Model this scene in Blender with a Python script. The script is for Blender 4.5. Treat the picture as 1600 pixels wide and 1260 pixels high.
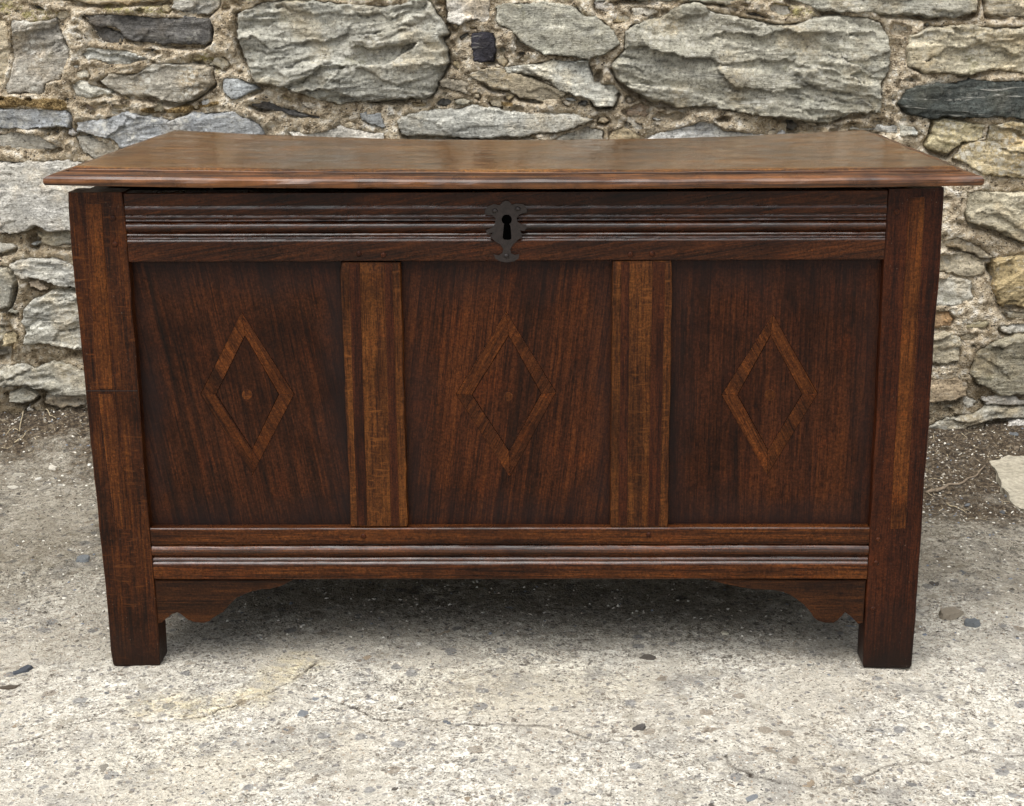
import bpy, bmesh, math, random
import numpy as np
from mathutils import Matrix, Vector

for o in list(bpy.data.objects):
    bpy.data.objects.remove(o)
SC = bpy.context.scene
COL = SC.collection

# ------------------------------------------------------------------ camera
F, PITCH, YAW, ROLL = 2284.0, 0.2790, 0.0300, -0.0078
CX, CY, CZ = 0.0697, -1.9980, 0.9860
fw = Vector((-math.sin(YAW)*math.cos(PITCH), math.cos(YAW)*math.cos(PITCH), -math.sin(PITCH)))
r0 = fw.cross(Vector((0, 0, 1))).normalized(); u0 = r0.cross(fw)
RV = r0*math.cos(ROLL)+u0*math.sin(ROLL); UV = -r0*math.sin(ROLL)+u0*math.cos(ROLL)
cam = bpy.data.cameras.new('camera'); co = bpy.data.objects.new('camera', cam); COL.objects.link(co)
M = Matrix((RV, UV, -fw)).transposed().to_4x4(); M.translation = Vector((CX, CY, CZ)); co.matrix_world = M
cam.sensor_width = 36; cam.sensor_fit = 'HORIZONTAL'; cam.lens = F/1600*36
cam.clip_start = 0.05; cam.clip_end = 500
SC.camera = co

# ------------------------------------------------------------------ light: overcast day
w = bpy.data.worlds.new("World"); SC.world = w; w.use_nodes = True
nt = w.node_tree; nt.nodes.clear()
sky = nt.nodes.new('ShaderNodeTexSky'); sky.sky_type = 'NISHITA'; sky.sun_disc = False
SUN_EL, SUN_AZ = math.radians(66), math.radians(205)      # azimuth clockwise from +Y
sky.sun_elevation = SUN_EL; sky.sun_rotation = SUN_AZ; sky.dust_density = 4; sky.air_density = 1.0
hs = nt.nodes.new('ShaderNodeHueSaturation'); hs.inputs['Saturation'].default_value = 0.25
bg = nt.nodes.new('ShaderNodeBackground'); bg.inputs['Strength'].default_value = 0.15
wo = nt.nodes.new('ShaderNodeOutputWorld')
nt.links.new(sky.outputs[0], hs.inputs['Color']); nt.links.new(hs.outputs[0], bg.inputs[0]); nt.links.new(bg.outputs[0], wo.inputs[0])
sl = bpy.data.lights.new('sun', 'SUN'); sl.energy = 2.0; sl.angle = math.radians(62); sl.color = (1, .985, .955)
so = bpy.data.objects.new('sun', sl); COL.objects.link(so)
dv = Vector((math.sin(SUN_AZ)*math.cos(SUN_EL), math.cos(SUN_AZ)*math.cos(SUN_EL), math.sin(SUN_EL)))
so.rotation_euler = dv.to_track_quat('Z', 'Y').to_euler(); so.location = (0, -3, 5)
vs = SC.view_settings; vs.view_transform = 'Standard'; vs.look = 'None'; vs.gamma = 1; vs.use_curve_mapping = False
vs.exposure = 0.56

# ------------------------------------------------------------------ helpers
def ray(px, py):
    return fw*F+RV*(px-800)-UV*(py-630)
def at_y(px, py, y):
    d = ray(px, py); t = (y-CY)/d.y
    return Vector((CX+d.x*t, y, CZ+d.z*t))
def at_z(px, py, z=0.0):
    d = ray(px, py); t = (z-CZ)/d.z
    return Vector((CX+d.x*t, CY+d.y*t, z))

def h2(ix, iy, seed):
    s = np.uint32((seed*374761+12345) & 0xffffffff)
    n = (ix.astype(np.int64)*374761393+iy.astype(np.int64)*668265263).astype(np.uint32)+s
    n = (n ^ (n >> np.uint32(13)))*np.uint32(1274126177)
    n = n ^ (n >> np.uint32(16)); n = n*np.uint32(2246822519); n = n ^ (n >> np.uint32(15))
    return n.astype(np.float64)/4294967295.0*2-1
def vn(x, y, seed=0):
    ix = np.floor(x); iy = np.floor(y); fx = x-ix; fy = y-iy
    fx = fx*fx*fx*(fx*(fx*6-15)+10); fy = fy*fy*fy*(fy*(fy*6-15)+10)
    a = h2(ix, iy, seed); b = h2(ix+1, iy, seed); c = h2(ix, iy+1, seed); d = h2(ix+1, iy+1, seed)
    return (a+(b-a)*fx)*(1-fy)+(c+(d-c)*fx)*fy
def fbm(x, y, seed=0, octv=4, gain=.5):
    s = 0; a = 1; t = 0
    for k in range(octv):
        s = s+a*vn(x*2**k+k*17.13, y*2**k-k*9.7, seed+k*101); t += a; a *= gain
    return s/t*1.5
def sstep(a, b, x):
    t = np.clip((x-a)/(b-a), 0, 1); return t*t*(3-2*t)

def polysd(X, Z, poly):
    P = np.array(poly); n = len(P); d = np.full(X.shape, 1e9); ins = np.zeros(X.shape, bool)
    for i in range(n):
        a = P[i]; b = P[(i+1) % n]; e = b-a
        wx = X-a[0]; wz = Z-a[1]
        t = np.clip((wx*e[0]+wz*e[1])/(e@e+1e-12), 0, 1)
        d = np.minimum(d, np.hypot(wx-e[0]*t, wz-e[1]*t))
        c = ((a[1] > Z) != (b[1] > Z))
        with np.errstate(divide='ignore', invalid='ignore'):
            xi = (b[0]-a[0])*(Z-a[1])/(b[1]-a[1]+1e-15)+a[0]
        ins ^= c & (X < xi)
    return np.where(ins, d, -d)
def linesd(X, Y, pts):
    d = np.full(X.shape, 1e9)
    for a, b in zip(pts[:-1], pts[1:]):
        a = np.array(a[:2]); b = np.array(b[:2]); e = b-a
        wx = X-a[0]; wy = Y-a[1]; t = np.clip((wx*e[0]+wy*e[1])/(e@e+1e-12), 0, 1)
        d = np.minimum(d, np.hypot(wx-e[0]*t, wy-e[1]*t))
    return d

def np_mesh(name, V, Q, smooth=True):
    me = bpy.data.meshes.new(name); V = np.asarray(V, np.float32); Q = np.asarray(Q, np.int32)
    me.vertices.add(len(V)); me.vertices.foreach_set('co', V.ravel())
    k = Q.shape[1]; me.loops.add(Q.size); me.loops.foreach_set('vertex_index', Q.ravel())
    me.polygons.add(len(Q)); me.polygons.foreach_set('loop_start', np.arange(len(Q), dtype=np.int32)*k)
    me.polygons.foreach_set('loop_total', np.full(len(Q), k, np.int32))
    me.polygons.foreach_set('use_smooth', np.full(len(Q), smooth))
    me.update(calc_edges=True)
    return me
def attr(me, name, vals):
    a = me.attributes.new(name, 'FLOAT', 'POINT'); a.data.foreach_set('value', np.asarray(vals, np.float32).ravel())
def link(name, me, mat=None, parent=None, loc=None):
    o = bpy.data.objects.new(name, me); COL.objects.link(o)
    if mat is not None and me is not None and not me.materials: me.materials.append(mat)
    if parent is not None: o.parent = parent
    if loc is not None: o.location = loc
    return o
def tag(o, label=None, cat=None, group=None, kind=None):
    if label: o['label'] = label
    if cat: o['category'] = cat
    if group: o['group'] = group
    if kind: o['kind'] = kind
    return o
def bm_obj(name, bm, mat, parent=None, smooth=False, center=True):
    bmesh.ops.recalc_face_normals(bm, faces=bm.faces)
    c = Vector((0, 0, 0))
    if center and bm.verts:
        c = sum((v.co for v in bm.verts), Vector())/len(bm.verts)
        bmesh.ops.translate(bm, verts=bm.verts, vec=-c)
    me = bpy.data.meshes.new(name); bm.to_mesh(me); bm.free()
    for p in me.polygons: p.use_smooth = smooth
    return link(name, me, mat, parent, c)
def grid_quads(nx, ny):
    i = np.arange(nx-1)[None, :]; j = np.arange(ny-1)[:, None]; a = (j*nx+i)
    return np.stack([a, a+1, a+nx+1, a+nx], -1).reshape(-1, 4)

# ------------------------------------------------------------------ node helpers
def lin(c):
    return tuple(((v/255)/12.92 if v/255 <= .04045 else ((v/255+.055)/1.055)**2.4) for v in c)+(1,)
class NT:
    def __init__(s, name):
        s.m = bpy.data.materials.new(name); s.m.use_nodes = True; s.t = s.m.node_tree; s.t.nodes.clear()
        s.out = s.t.nodes.new('ShaderNodeOutputMaterial'); s.b = s.t.nodes.new('ShaderNodeBsdfPrincipled')
        s.t.links.new(s.b.outputs[0], s.out.inputs[0])
    def n(s, ty, **kw):
        x = s.t.nodes.new('ShaderNode'+ty)
        for k, v in kw.items():
            setattr(x, k, v)
        return x
    def l(s, a, b): s.t.links.new(a, b)
    def put(s, sock, v):
        if hasattr(v, 'links') or isinstance(v, bpy.types.NodeSocket): s.l(v, sock)
        else: sock.default_value = v
    def coord(s, scale=(1, 1, 1), rot=(0, 0, 0), offset=True, kind='Object'):
        tc = s.n('TexCoord'); v = tc.outputs[kind]
        if offset:
            oi = s.n('ObjectInfo'); mu = s.n('Math', operation='MULTIPLY'); s.l(oi.outputs['Random'], mu.inputs[0]); mu.inputs[1].default_value = 37.0
            ad = s.n('VectorMath', operation='ADD'); s.l(v, ad.inputs[0]); s.l(mu.outputs[0], ad.inputs[1]); v = ad.outputs[0]
        mp = s.n('Mapping'); s.l(v, mp.inputs[0]); mp.inputs['Scale'].default_value = scale; mp.inputs['Rotation'].default_value = rot
        return mp.outputs[0]
    def noise(s, vec, scale, detail=4, rough=.5, dist=0, col=False):
        x = s.n('TexNoise'); s.l(vec, x.inputs['Vector']); x.inputs['Scale'].default_value = scale
        x.inputs['Detail'].default_value = detail; x.inputs['Roughness'].default_value = rough; x.inputs['Distortion'].default_value = dist
        return x.outputs['Color' if col else 'Fac']
    def vor(s, vec, scale, feature='F1', out='Distance', rand=1):
        x = s.n('TexVoronoi', feature=feature); s.l(vec, x.inputs['Vector']); x.inputs['Scale'].default_value = scale
        x.inputs['Randomness'].default_value = rand
        return x.outputs[out]
    def ramp(s, fac, stops, interp='LINEAR'):
        x = s.n('ValToRGB'); s.l(fac, x.inputs[0]); e = x.color_ramp.elements; x.color_ramp.interpolation = interp
        while len(e) < len(stops): e.new(.5)
        for el, (p, c) in zip(e, stops):
            el.position = p; el.color = c if isinstance(c, tuple) else (c, c, c, 1)
        return x.outputs[0]
    def rng(s, v, a, b, c=0., d=1.):
        x = s.n('MapRange'); s.l(v, x.inputs[0])
        for i, k in enumerate((a, b, c, d)): x.inputs[i+1].default_value = k
        return x.outputs[0]
    def mix(s, f, a, b, mode='MIX'):
        x = s.n('Mix', data_type='RGBA', blend_type=mode)
        s.put(x.inputs[0], f); s.put(x.inputs[6], a); s.put(x.inputs[7], b)
        return x.outputs[2]
    def math(s, op, a, b=None, clamp=False):
        x = s.n('Math', operation=op, use_clamp=clamp); s.put(x.inputs[0], a)
        if b is not None: s.put(x.inputs[1], b)
        return x.outputs[0]
    def attr(s, name):
        return s.n('Attribute', attribute_name=name).outputs['Fac']
    def bump(s, h, strength=.5, dist=.002, prev=None):
        x = s.n('Bump'); s.l(h, x.inputs['Height']); x.inputs['Strength'].default_value = strength; x.inputs['Distance'].default_value = dist
        if prev is not None: s.l(prev, x.inputs['Normal'])
        return x.outputs[0]
    def done(s, col, rough=.8, normal=None, spec=.5):
        s.put(s.b.inputs['Base Color'], col); s.put(s.b.inputs['Roughness'], rough)
        s.b.inputs['Specular IOR Level'].default_value = spec
        if normal is not None: s.l(normal, s.b.inputs['Normal'])
        return s.m

# ------------------------------------------------------------------ stone / mortar / ground materials
def mat_schist():
    g = NT('schist')
    v = g.coord(); vs_ = g.coord(scale=(5, 5, 38)); vm = g.coord(scale=(10, 10, 90))
    oc = g.n('ObjectInfo').outputs['Color']
    tone = g.attr('tone')
    n1 = g.noise(v, 14, 6, .65); n2 = g.noise(vs_, 1, 6, .68, .6); n3 = g.noise(v, 60, 5, .7); n4 = g.noise(vm, 1, 5, .72, .8)
    f = g.math('ADD', g.math('MULTIPLY', n2, .5), g.math('MULTIPLY', n3, .5))
    f = g.math('ADD', g.math('MULTIPLY', f, .7), g.math('MULTIPLY', g.noise(v, 170, 4, .7), .3))
    k = g.ramp(f, [(.39, .25), (.46, .68), (.53, 1.1), (.60, 2.0)])
    c = g.mix(1, oc, k, 'MULTIPLY')
    c = g.mix(g.rng(tone, -.6, .9, 0, .45), c, g.mix(1, oc, (1.75, 1.7, 1.6, 1), 'MULTIPLY'))
    c = g.mix(g.rng(tone, -.1, -.8, 0, .5), c, g.mix(1, oc, (.5, .5, .5, 1), 'MULTIPLY'))
    # ochre stain
    och = g.rng(g.noise(v, 9, 5, .65), .5, .68, 0, .5)
    c = g.mix(och, c, g.mix(1, c, (1.22, 1.0, .7, 1), 'MULTIPLY'))
    blue = g.rng(g.noise(v, 7, 3, .6), .6, .4, 0, .6)
    c = g.mix(g.math('MULTIPLY', blue, .55), c, g.mix(1, c, (.93, 1.0, 1.1, 1), 'MULTIPLY'))
    # mineral streaks + small dark specks
    st = g.rng(n4, .6, .7, 0, .6); c = g.mix(st, c, lin((206, 203, 192)))
    dk = g.rng(g.noise(v, 170, 3, .6), .42, .3, 0, .8); c = g.mix(dk, c, g.mix(1, c, (.32, .31, .29, 1), 'MULTIPLY'))
    # pale crustose lichen: clusters of rounded flecks
    msk = g.rng(n1, .47, .57, 0, 1)
    vw = g.n('VectorMath', operation='ADD'); g.l(v, vw.inputs[0])
    sc = g.n('VectorMath', operation='SCALE'); g.l(g.noise(v, 90, 3, .6, col=True), sc.inputs[0]); sc.inputs['Scale'].default_value = .012; g.l(sc.outputs[0], vw.inputs[1])
    sp = g.rng(g.vor(vw.outputs[0], 70), .5, .3, 0, 1)
    sp2 = g.rng(g.vor(vw.outputs[0], 210), .4, .25, 0, .8)
    li = g.math('MULTIPLY', msk, g.math('MAXIMUM', sp, sp2))
    lf = g.attr('lich'); li = g.math('MULTIPLY', li, lf, True)
    c = g.mix(g.math('MULTIPLY', li, .85), c, lin((214, 211, 199)))
    gm = g.rng(g.noise(v, 11, 4, .7), .64, .72, 0, .45); c = g.mix(gm, c, lin((108, 104, 56)))
    hgt = g.math('ADD', g.math('ADD', g.math('MULTIPLY', n4, .7), g.math('MULTIPLY', n3, .9)), g.math('MULTIPLY', g.noise(v, 230, 4, .7), .6))
    return g.done(c, .82, g.bump(hgt, 1, .008), .3)
def mat_mortar():
    g = NT('lime_mortar'); v = g.coord(offset=False)
    n1 = g.noise(v, 8, 5, .6); n2 = g.noise(v, 45, 5, .7)
    c = g.ramp(n2, [(.36, lin((112, 100, 82))), (.44, lin((190, 173, 147))), (.53, lin((222, 207, 180))), (.62, lin((250, 243, 228)))])
    c = g.mix(g.rng(n1, .42, .6, 0, .6), c, lin((158, 140, 112)))
    # grit
    cc = g.vor(v, 190, 'F1', 'Color'); dd = g.vor(v, 190)
    sx = g.n('SeparateColor'); g.l(cc, sx.inputs[0])
    c = g.mix(g.math('MULTIPLY', g.rng(sx.outputs[0], .62, .72), g.rng(dd, .42, .3)), c, lin((224, 212, 190)))
    c = g.mix(g.math('MULTIPLY', g.rng(sx.outputs[1], .93, .96), g.rng(dd, .42, .3)), c, lin((70, 66, 62)))
    mo = g.attr('moss')
    mcol = g.ramp(g.noise(v, 240, 3, .7), [(.35, lin((84, 68, 44))), (.55, lin((146, 122, 82))), (.7, lin((186, 166, 122)))])
    c = g.mix(g.rng(mo, .3, .7), c, mcol)
    yl = g.attr('yellow'); c = g.mix(g.math('MULTIPLY', g.rng(yl, .2, .9), g.rng(g.noise(v, 60, 4, .7), .45, .58)), c, lin((168, 158, 108)))
    dm = g.attr('damp'); c = g.mix(dm, c, g.mix(1, c, (.34, .32, .28, 1), 'MULTIPLY'))
    h = g.math('ADD', g.math('MULTIPLY', g.noise(v, 130, 5, .75), 1.), g.math('MULTIPLY', g.rng(dd, .5, .1), .45))
    return g.done(c, .95, g.bump(h, 1, .009), .2)
def mat_ground():
    g = NT('worn_concrete'); v = g.coord(offset=False)
    dirt = g.attr('dirt'); grime_shade = g.attr('grime_shade'); stain = g.attr('stain'); crack = g.attr('crack')
    a = g.noise(v, 150, 4, .65, 1.2); b = g.noise(v, 55, 4, .6, .8); l = g.noise(v, 3.2, 5, .6)
    # laitance squiggles
    sq = g.math('ABSOLUTE', g.math('SUBTRACT', g.noise(v, 120, 2, .5, 2.2), .5))
    base = g.ramp(g.math('ADD', g.math('MULTIPLY', a, .6), g.math('MULTIPLY', b, .4)),
                  [(.40, lin((98, 92, 83))), (.45, lin((164, 157, 144))), (.52, lin((210, 203, 188))), (.59, lin((247, 243, 230)))])
    base = g.mix(g.rng(sq, .035, .008, 0, .8), base, lin((236, 232, 220)))
    base = g.mix(g.rng(l, .46, .66, 0, .5), base, lin((176, 165, 146)))
    base = g.mix(g.rng(g.noise(v, 7, 6, .6, .4), .47, .62, 0, .62), base, lin((206, 199, 184)))
    base = g.mix(g.rng(g.noise(v, 11, 5, .65, .3), .52, .66, 0, .55), base, lin((142, 139, 134)))
    # aggregate
    vv = g.n('VectorMath', operation='ADD'); g.l(v, vv.inputs[0])
    sc = g.n('VectorMath', operation='SCALE'); g.l(g.noise(v, 60, 3, .6, col=True), sc.inputs[0]); sc.inputs['Scale'].default_value = .012; g.l(sc.outputs[0], vv.inputs[1])
    for s_, th, cols in ((95, .74, ((112, 110, 110), (150, 146, 140), (104, 94, 82))), (38, .80, ((126, 126, 126), (176, 168, 152), (136, 124, 108))), (230, .7, ((96, 92, 88), (170, 150, 128), (240, 238, 230)))):
        cc = g.vor(vv.outputs[0], s_, 'F1', 'Color'); dd = g.vor(vv.outputs[0], s_); sx = g.n('SeparateColor'); g.l(cc, sx.inputs[0])
        m_ = g.math('MULTIPLY', g.rng(sx.outputs[0], th, th+.04), g.rng(dd, .42, .34))
        ac = g.ramp(sx.outputs[1], [(.0, lin(cols[0])), (.45, lin(cols[1])), (.8, lin(cols[2]))], 'CONSTANT')
        base = g.mix(g.math('MULTIPLY', m_, .72), base, ac)
    pits = g.rng(g.noise(v, 210, 2, .5), .36, .27, 0, .85); base = g.mix(pits, base, lin((66, 60, 52)))
    base = g.mix(g.math('MULTIPLY', grime_shade, g.rng(g.noise(v, 26, 5, .7), .25, .75, .6, 1.1)), base, g.mix(1, base, (.33, .31, .27, 1), 'MULTIPLY'))
    base = g.mix(g.math('MULTIPLY', stain, g.rng(b, .35, .6)), base, g.mix(1, base, (1.0, .93, .74, 1), 'MULTIPLY'))
    dcol = g.ramp(g.noise(v, 120, 6, .75), [(.36, lin((28, 23, 17))), (.46, lin((62, 52, 40))), (.56, lin((94, 81, 64))), (.68, lin((150, 138, 117)))])
    dn = g.math('ADD', dirt, g.math('MULTIPLY', g.math('SUBTRACT', g.noise(v, 38, 6, .75), .5), 2.4))
    dm = g.rng(dn, .2, .85)
    c = g.mix(dm, base, dcol)
    c = g.mix(crack, c, lin((58, 50, 42)))
    h = g.math('ADD', g.math('MULTIPLY', a, .8), g.math('ADD', g.math('MULTIPLY', g.noise(v, 320, 3, .7), .4), g.math('MULTIPLY', g.rng(pits, 0, 1), -.4)))
    return g.done(c, .9, g.bump(h, 1, .007), .3)
def mat_chip():
    g = NT('stone_fragment'); v = g.coord()
    oc = g.n('ObjectInfo').outputs['Color']
    k = g.ramp(g.noise(v, 90, 5, .7), [(.3, .55), (.5, 1.), (.7, 1.4)])
    return g.done(g.mix(1, oc, k, 'MULTIPLY'), .8, g.bump(g.noise(v, 180, 4, .7), .8, .002), .35)
def mat_gravel():
    g = NT('loose_grit'); geo = g.n('NewGeometry').outputs['Random Per Island']
    c = g.ramp(geo, [(0, lin((74, 68, 60))), (.3, lin((120, 111, 98))), (.55, lin((160, 152, 138))), (.78, lin((206, 202, 190))), (.93, lin((104, 110, 118)))], 'CONSTANT')
    return g.done(c, .85, None, .3)
def mat_plain(name, c, r=.8, bumps=0):
    g = NT(name); v = g.coord()
    k = g.ramp(g.noise(v, 120, 4, .6), [(.3, .6), (.6, 1.2)])
    return g.done(g.mix(1, lin(c), k, 'MULTIPLY'), r, g.bump(g.noise(v, 300, 3), .4, .001))
MS, MM, MG, MC, MGR = mat_schist(), mat_mortar(), mat_ground(), mat_chip(), mat_gravel()

# ------------------------------------------------------------------ wood materials
def mat_wood(name, axis, dark, mid, light, rays=0., grain=1., patina=0., slant=0., rough=.3, dust=0., bmp=.0009, spec=.14, k=.82, polish=False, foot=0., rim=False):
    """axis = direction of the grain (0 x, 1 y, 2 z)"""
    dark, mid, light = [tuple(q*kk for q, kk in zip(c_, (k*.91, k*.85, k*.62))) for c_ in (dark, mid, light)]
    g = NT(name)
    sc = [170., 170., 170.]; sc[axis] = 5.; big = [26., 26., 26.]; big[axis] = 1.5; mid_ = [120., 120., 120.]; mid_[axis] = 3.6
    rot = (0, slant, 0)
    sc = [q*(2.6 if q > 9 else 2.4) for q in sc]; vf = g.coord(scale=tuple(sc), rot=(0, 0, 0)); vb = g.coord(scale=tuple(big)); v = g.coord(); vmid = g.coord(scale=tuple(mid_))
    if slant:
        for vv_ in (vf, vb, vmid):
            mp = vv_.node
            r2 = g.n('Mapping'); r2.inputs['Rotation'].default_value = rot
            src = mp.inputs[0].links[0].from_socket; g.l(src, r2.inputs[0]); g.l(r2.outputs[0], mp.inputs[0])
    nf = g.noise(vf, 1, 5, .7, .4); nb = g.noise(vb, 1, 5, .6, 1.2); nm = g.noise(vmid, 1, 4, .65, .8)
    f = g.math('ADD', g.math('ADD', g.math('MULTIPLY', nf, .36*grain), g.math('MULTIPLY', nb, .32)), g.math('MULTIPLY', nm, .32))
    c = g.ramp(f, [(.41, lin(dark)), (.49, lin(mid)), (.575, lin(light))])
    c = g.mix(1, c, g.ramp(g.noise(v, 330, 4, .7), [(.38, .62), (.5, 1.), (.62, 1.5)]), 'MULTIPLY')
    fl = [90., 90., 90.]; fl[axis] = 260.; vq = g.coord(scale=tuple(fl), rot=(0, -.45, 0)); c = g.mix(g.math('MULTIPLY', g.rng(g.noise(vq, 1, 3, .55, .6), .6, .68, 0, .45), g.rng(g.noise(v, 22, 3), .42, .56)), c, g.mix(1, c, (1.9, 1.7, 1.5, 1), 'MULTIPLY'))
    # open pores
    ps = [950., 950., 950.]; ps[axis] = 70.; vp = g.coord(scale=tuple(ps))
    if slant:
        r3 = g.n('Mapping'); r3.inputs['Rotation'].default_value = rot; g.l(vp.node.inputs[0].links[0].from_socket, r3.inputs[0]); g.l(r3.outputs[0], vp.node.inputs[0])
    po = g.math('MAXIMUM', g.rng(nf, .42, .34, 0, .7), g.rng(g.noise(vp, 1, 2, .5, .3), .42, .34, 0, .85)); c = g.mix(po, c, g.mix(1, c, (.26, .21, .2, 1), 'MULTIPLY'))
    if rays:
        rs = [55., 55., 55.]; rs[axis] = 420.; vr = g.coord(scale=tuple(x*.5 for x in rs), rot=(0, .32, 0)); rn = g.noise(vr, 1, 3, .6, .8)
        ra = g.math('MULTIPLY', g.rng(rn, .56, .66, 0, 1), g.rng(g.noise(v, 16, 3), .40, .58)); c = g.mix(g.math('MULTIPLY', ra, rays), c, lin(tuple(min(255, int(q*1.3+8)) for q in light)))
    # blotchy old finish
    bl = g.noise(v, 7, 5, .62, .5); c = g.mix(g.rng(bl, .52, .33, 0, .8), c, g.mix(1, c, (.36, .33, .36, 1), 'MULTIPLY'))
    bl2 = g.noise(v, 19, 4, .6, .3); c = g.mix(g.rng(bl2, .56, .72, 0, .5), c, g.mix(1, c, (1.5, 1.2, .95, 1), 'MULTIPLY'))
    bl3 = g.noise(v, 38, 3, .6); c = g.mix(g.rng(bl3, .36, .26, 0, .8), c, g.mix(1, c, (.3, .28, .3, 1), 'MULTIPLY'))
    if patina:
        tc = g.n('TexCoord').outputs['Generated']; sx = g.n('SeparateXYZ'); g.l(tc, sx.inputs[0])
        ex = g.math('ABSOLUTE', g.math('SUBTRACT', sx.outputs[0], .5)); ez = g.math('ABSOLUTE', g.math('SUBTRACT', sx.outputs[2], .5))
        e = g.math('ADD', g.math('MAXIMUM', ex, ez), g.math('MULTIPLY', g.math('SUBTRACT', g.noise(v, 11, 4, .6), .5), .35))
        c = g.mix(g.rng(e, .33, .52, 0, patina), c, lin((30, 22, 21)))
    if rim:
        rmm = g.attr('rim'); c = g.mix(g.math('MULTIPLY', rmm, .8), c, g.mix(1, g.mix(g.rng(nm, .4, .6), lin((40, 21, 13)), lin((112, 68, 34))), g.mix(g.rng(bl3, .35, .6), (.45, .42, .45, 1), (1, 1, 1, 1)), 'MULTIPLY'))
        gv = g.attr('groove'); c = g.mix(gv, c, lin((24, 14, 10)))
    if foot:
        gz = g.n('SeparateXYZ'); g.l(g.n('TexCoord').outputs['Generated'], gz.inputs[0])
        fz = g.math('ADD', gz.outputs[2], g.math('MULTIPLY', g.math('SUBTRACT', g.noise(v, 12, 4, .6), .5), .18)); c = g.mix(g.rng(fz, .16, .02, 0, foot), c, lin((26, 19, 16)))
    rr = g.rng(g.noise(v, 30, 4, .6), .3, .7, rough-.06, rough+.12)
    if rim: rr = g.math('ADD', rr, g.math('MULTIPLY', g.attr('rim'), .16))
    if dust:
        dn = g.rng(g.noise(v, 420, 2, .5), .73, .77, 0, dust); c = g.mix(dn, c, lin((150, 140, 125)))
    h = g.math('ADD', g.math('MULTIPLY', nf, .7), g.math('MULTIPLY', nm, .5))
    nrm = g.bump(h, .5, bmp)
    nrm = nrm if polish else g.bump(g.noise(v, 14, 3, .5), .3, .0025, nrm)
    if polish:
        g.l(g.math('MULTIPLY', g.attr('polish'), g.rng(g.noise(v, 45, 4, .65), .34, .6, .4, .62)), g.b.inputs['Coat Weight']); g.b.inputs['Coat Roughness'].default_value = .16; g.b.inputs['Coat IOR'].default_value = 1.6; g.l(nrm, g.b.inputs['Coat Normal'])
    return g.done(c, rr, nrm, spec)
W_STILE = mat_wood('oak_stile', 2, (38, 21, 15), (72, 38, 21), (104, 60, 30), rays=.4, rough=.34, dust=.5, foot=.75)
W_STILE2 = mat_wood('oak_stile_reddish', 2, (32, 15, 12), (56, 26, 17), (80, 40, 23), rays=.15, rough=.36, dust=.4, foot=.85)
W_RAIL = mat_wood('oak_rail', 0, (34, 20, 17), (62, 34, 24), (92, 52, 32), rays=.08, slant=.16, rough=.26, spec=.16, polish=True)
W_RAILB = mat_wood('oak_rail_low', 0, (40, 22, 15), (78, 43, 24), (112, 66, 36), rays=.06, rough=.26, spec=.16, k=.84, polish=True)
W_MUN = mat_wood('oak_muntin', 2, (66, 37, 21), (98, 58, 31), (122, 77, 42), rays=.42, rough=.36, k=.82)
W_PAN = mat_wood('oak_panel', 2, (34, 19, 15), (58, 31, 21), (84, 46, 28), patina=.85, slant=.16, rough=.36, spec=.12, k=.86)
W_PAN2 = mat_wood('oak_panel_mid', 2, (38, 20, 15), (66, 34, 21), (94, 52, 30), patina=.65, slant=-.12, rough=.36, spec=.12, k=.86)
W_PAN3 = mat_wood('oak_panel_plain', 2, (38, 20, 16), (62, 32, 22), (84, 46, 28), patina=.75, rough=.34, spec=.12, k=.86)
W_INL = mat_wood('inlay_wood', 2, (62, 33, 19), (96, 54, 28), (122, 73, 38), rays=.2, rough=.36)
W_INLD = mat_wood('inlay_dark', 2, (44, 21, 14), (68, 33, 20), (88, 47, 27), rough=.36)
W_LID = mat_wood('oak_lid', 0, (70, 44, 22), (118, 80, 42), (158, 114, 64), rays=.05, rough=.13, bmp=.00012, spec=.42, k=.84, rim=True)
W_BR = mat_wood('oak_bracket', 0, (36, 21, 15), (64, 37, 22), (88, 52, 30), rough=.42)
IRON = mat_plain('black_iron', (36, 29, 27), .4); IRON.node_tree.nodes['Principled BSDF'].inputs['Metallic'].default_value = .35
STRAW = mat_plain('dry_straw', (166, 152, 124), .8); TWIG = mat_plain('grey_twig', (120, 106, 88), .85)
MOSSM = mat_plain('dark_moss', (76, 72, 46), .95)

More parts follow.
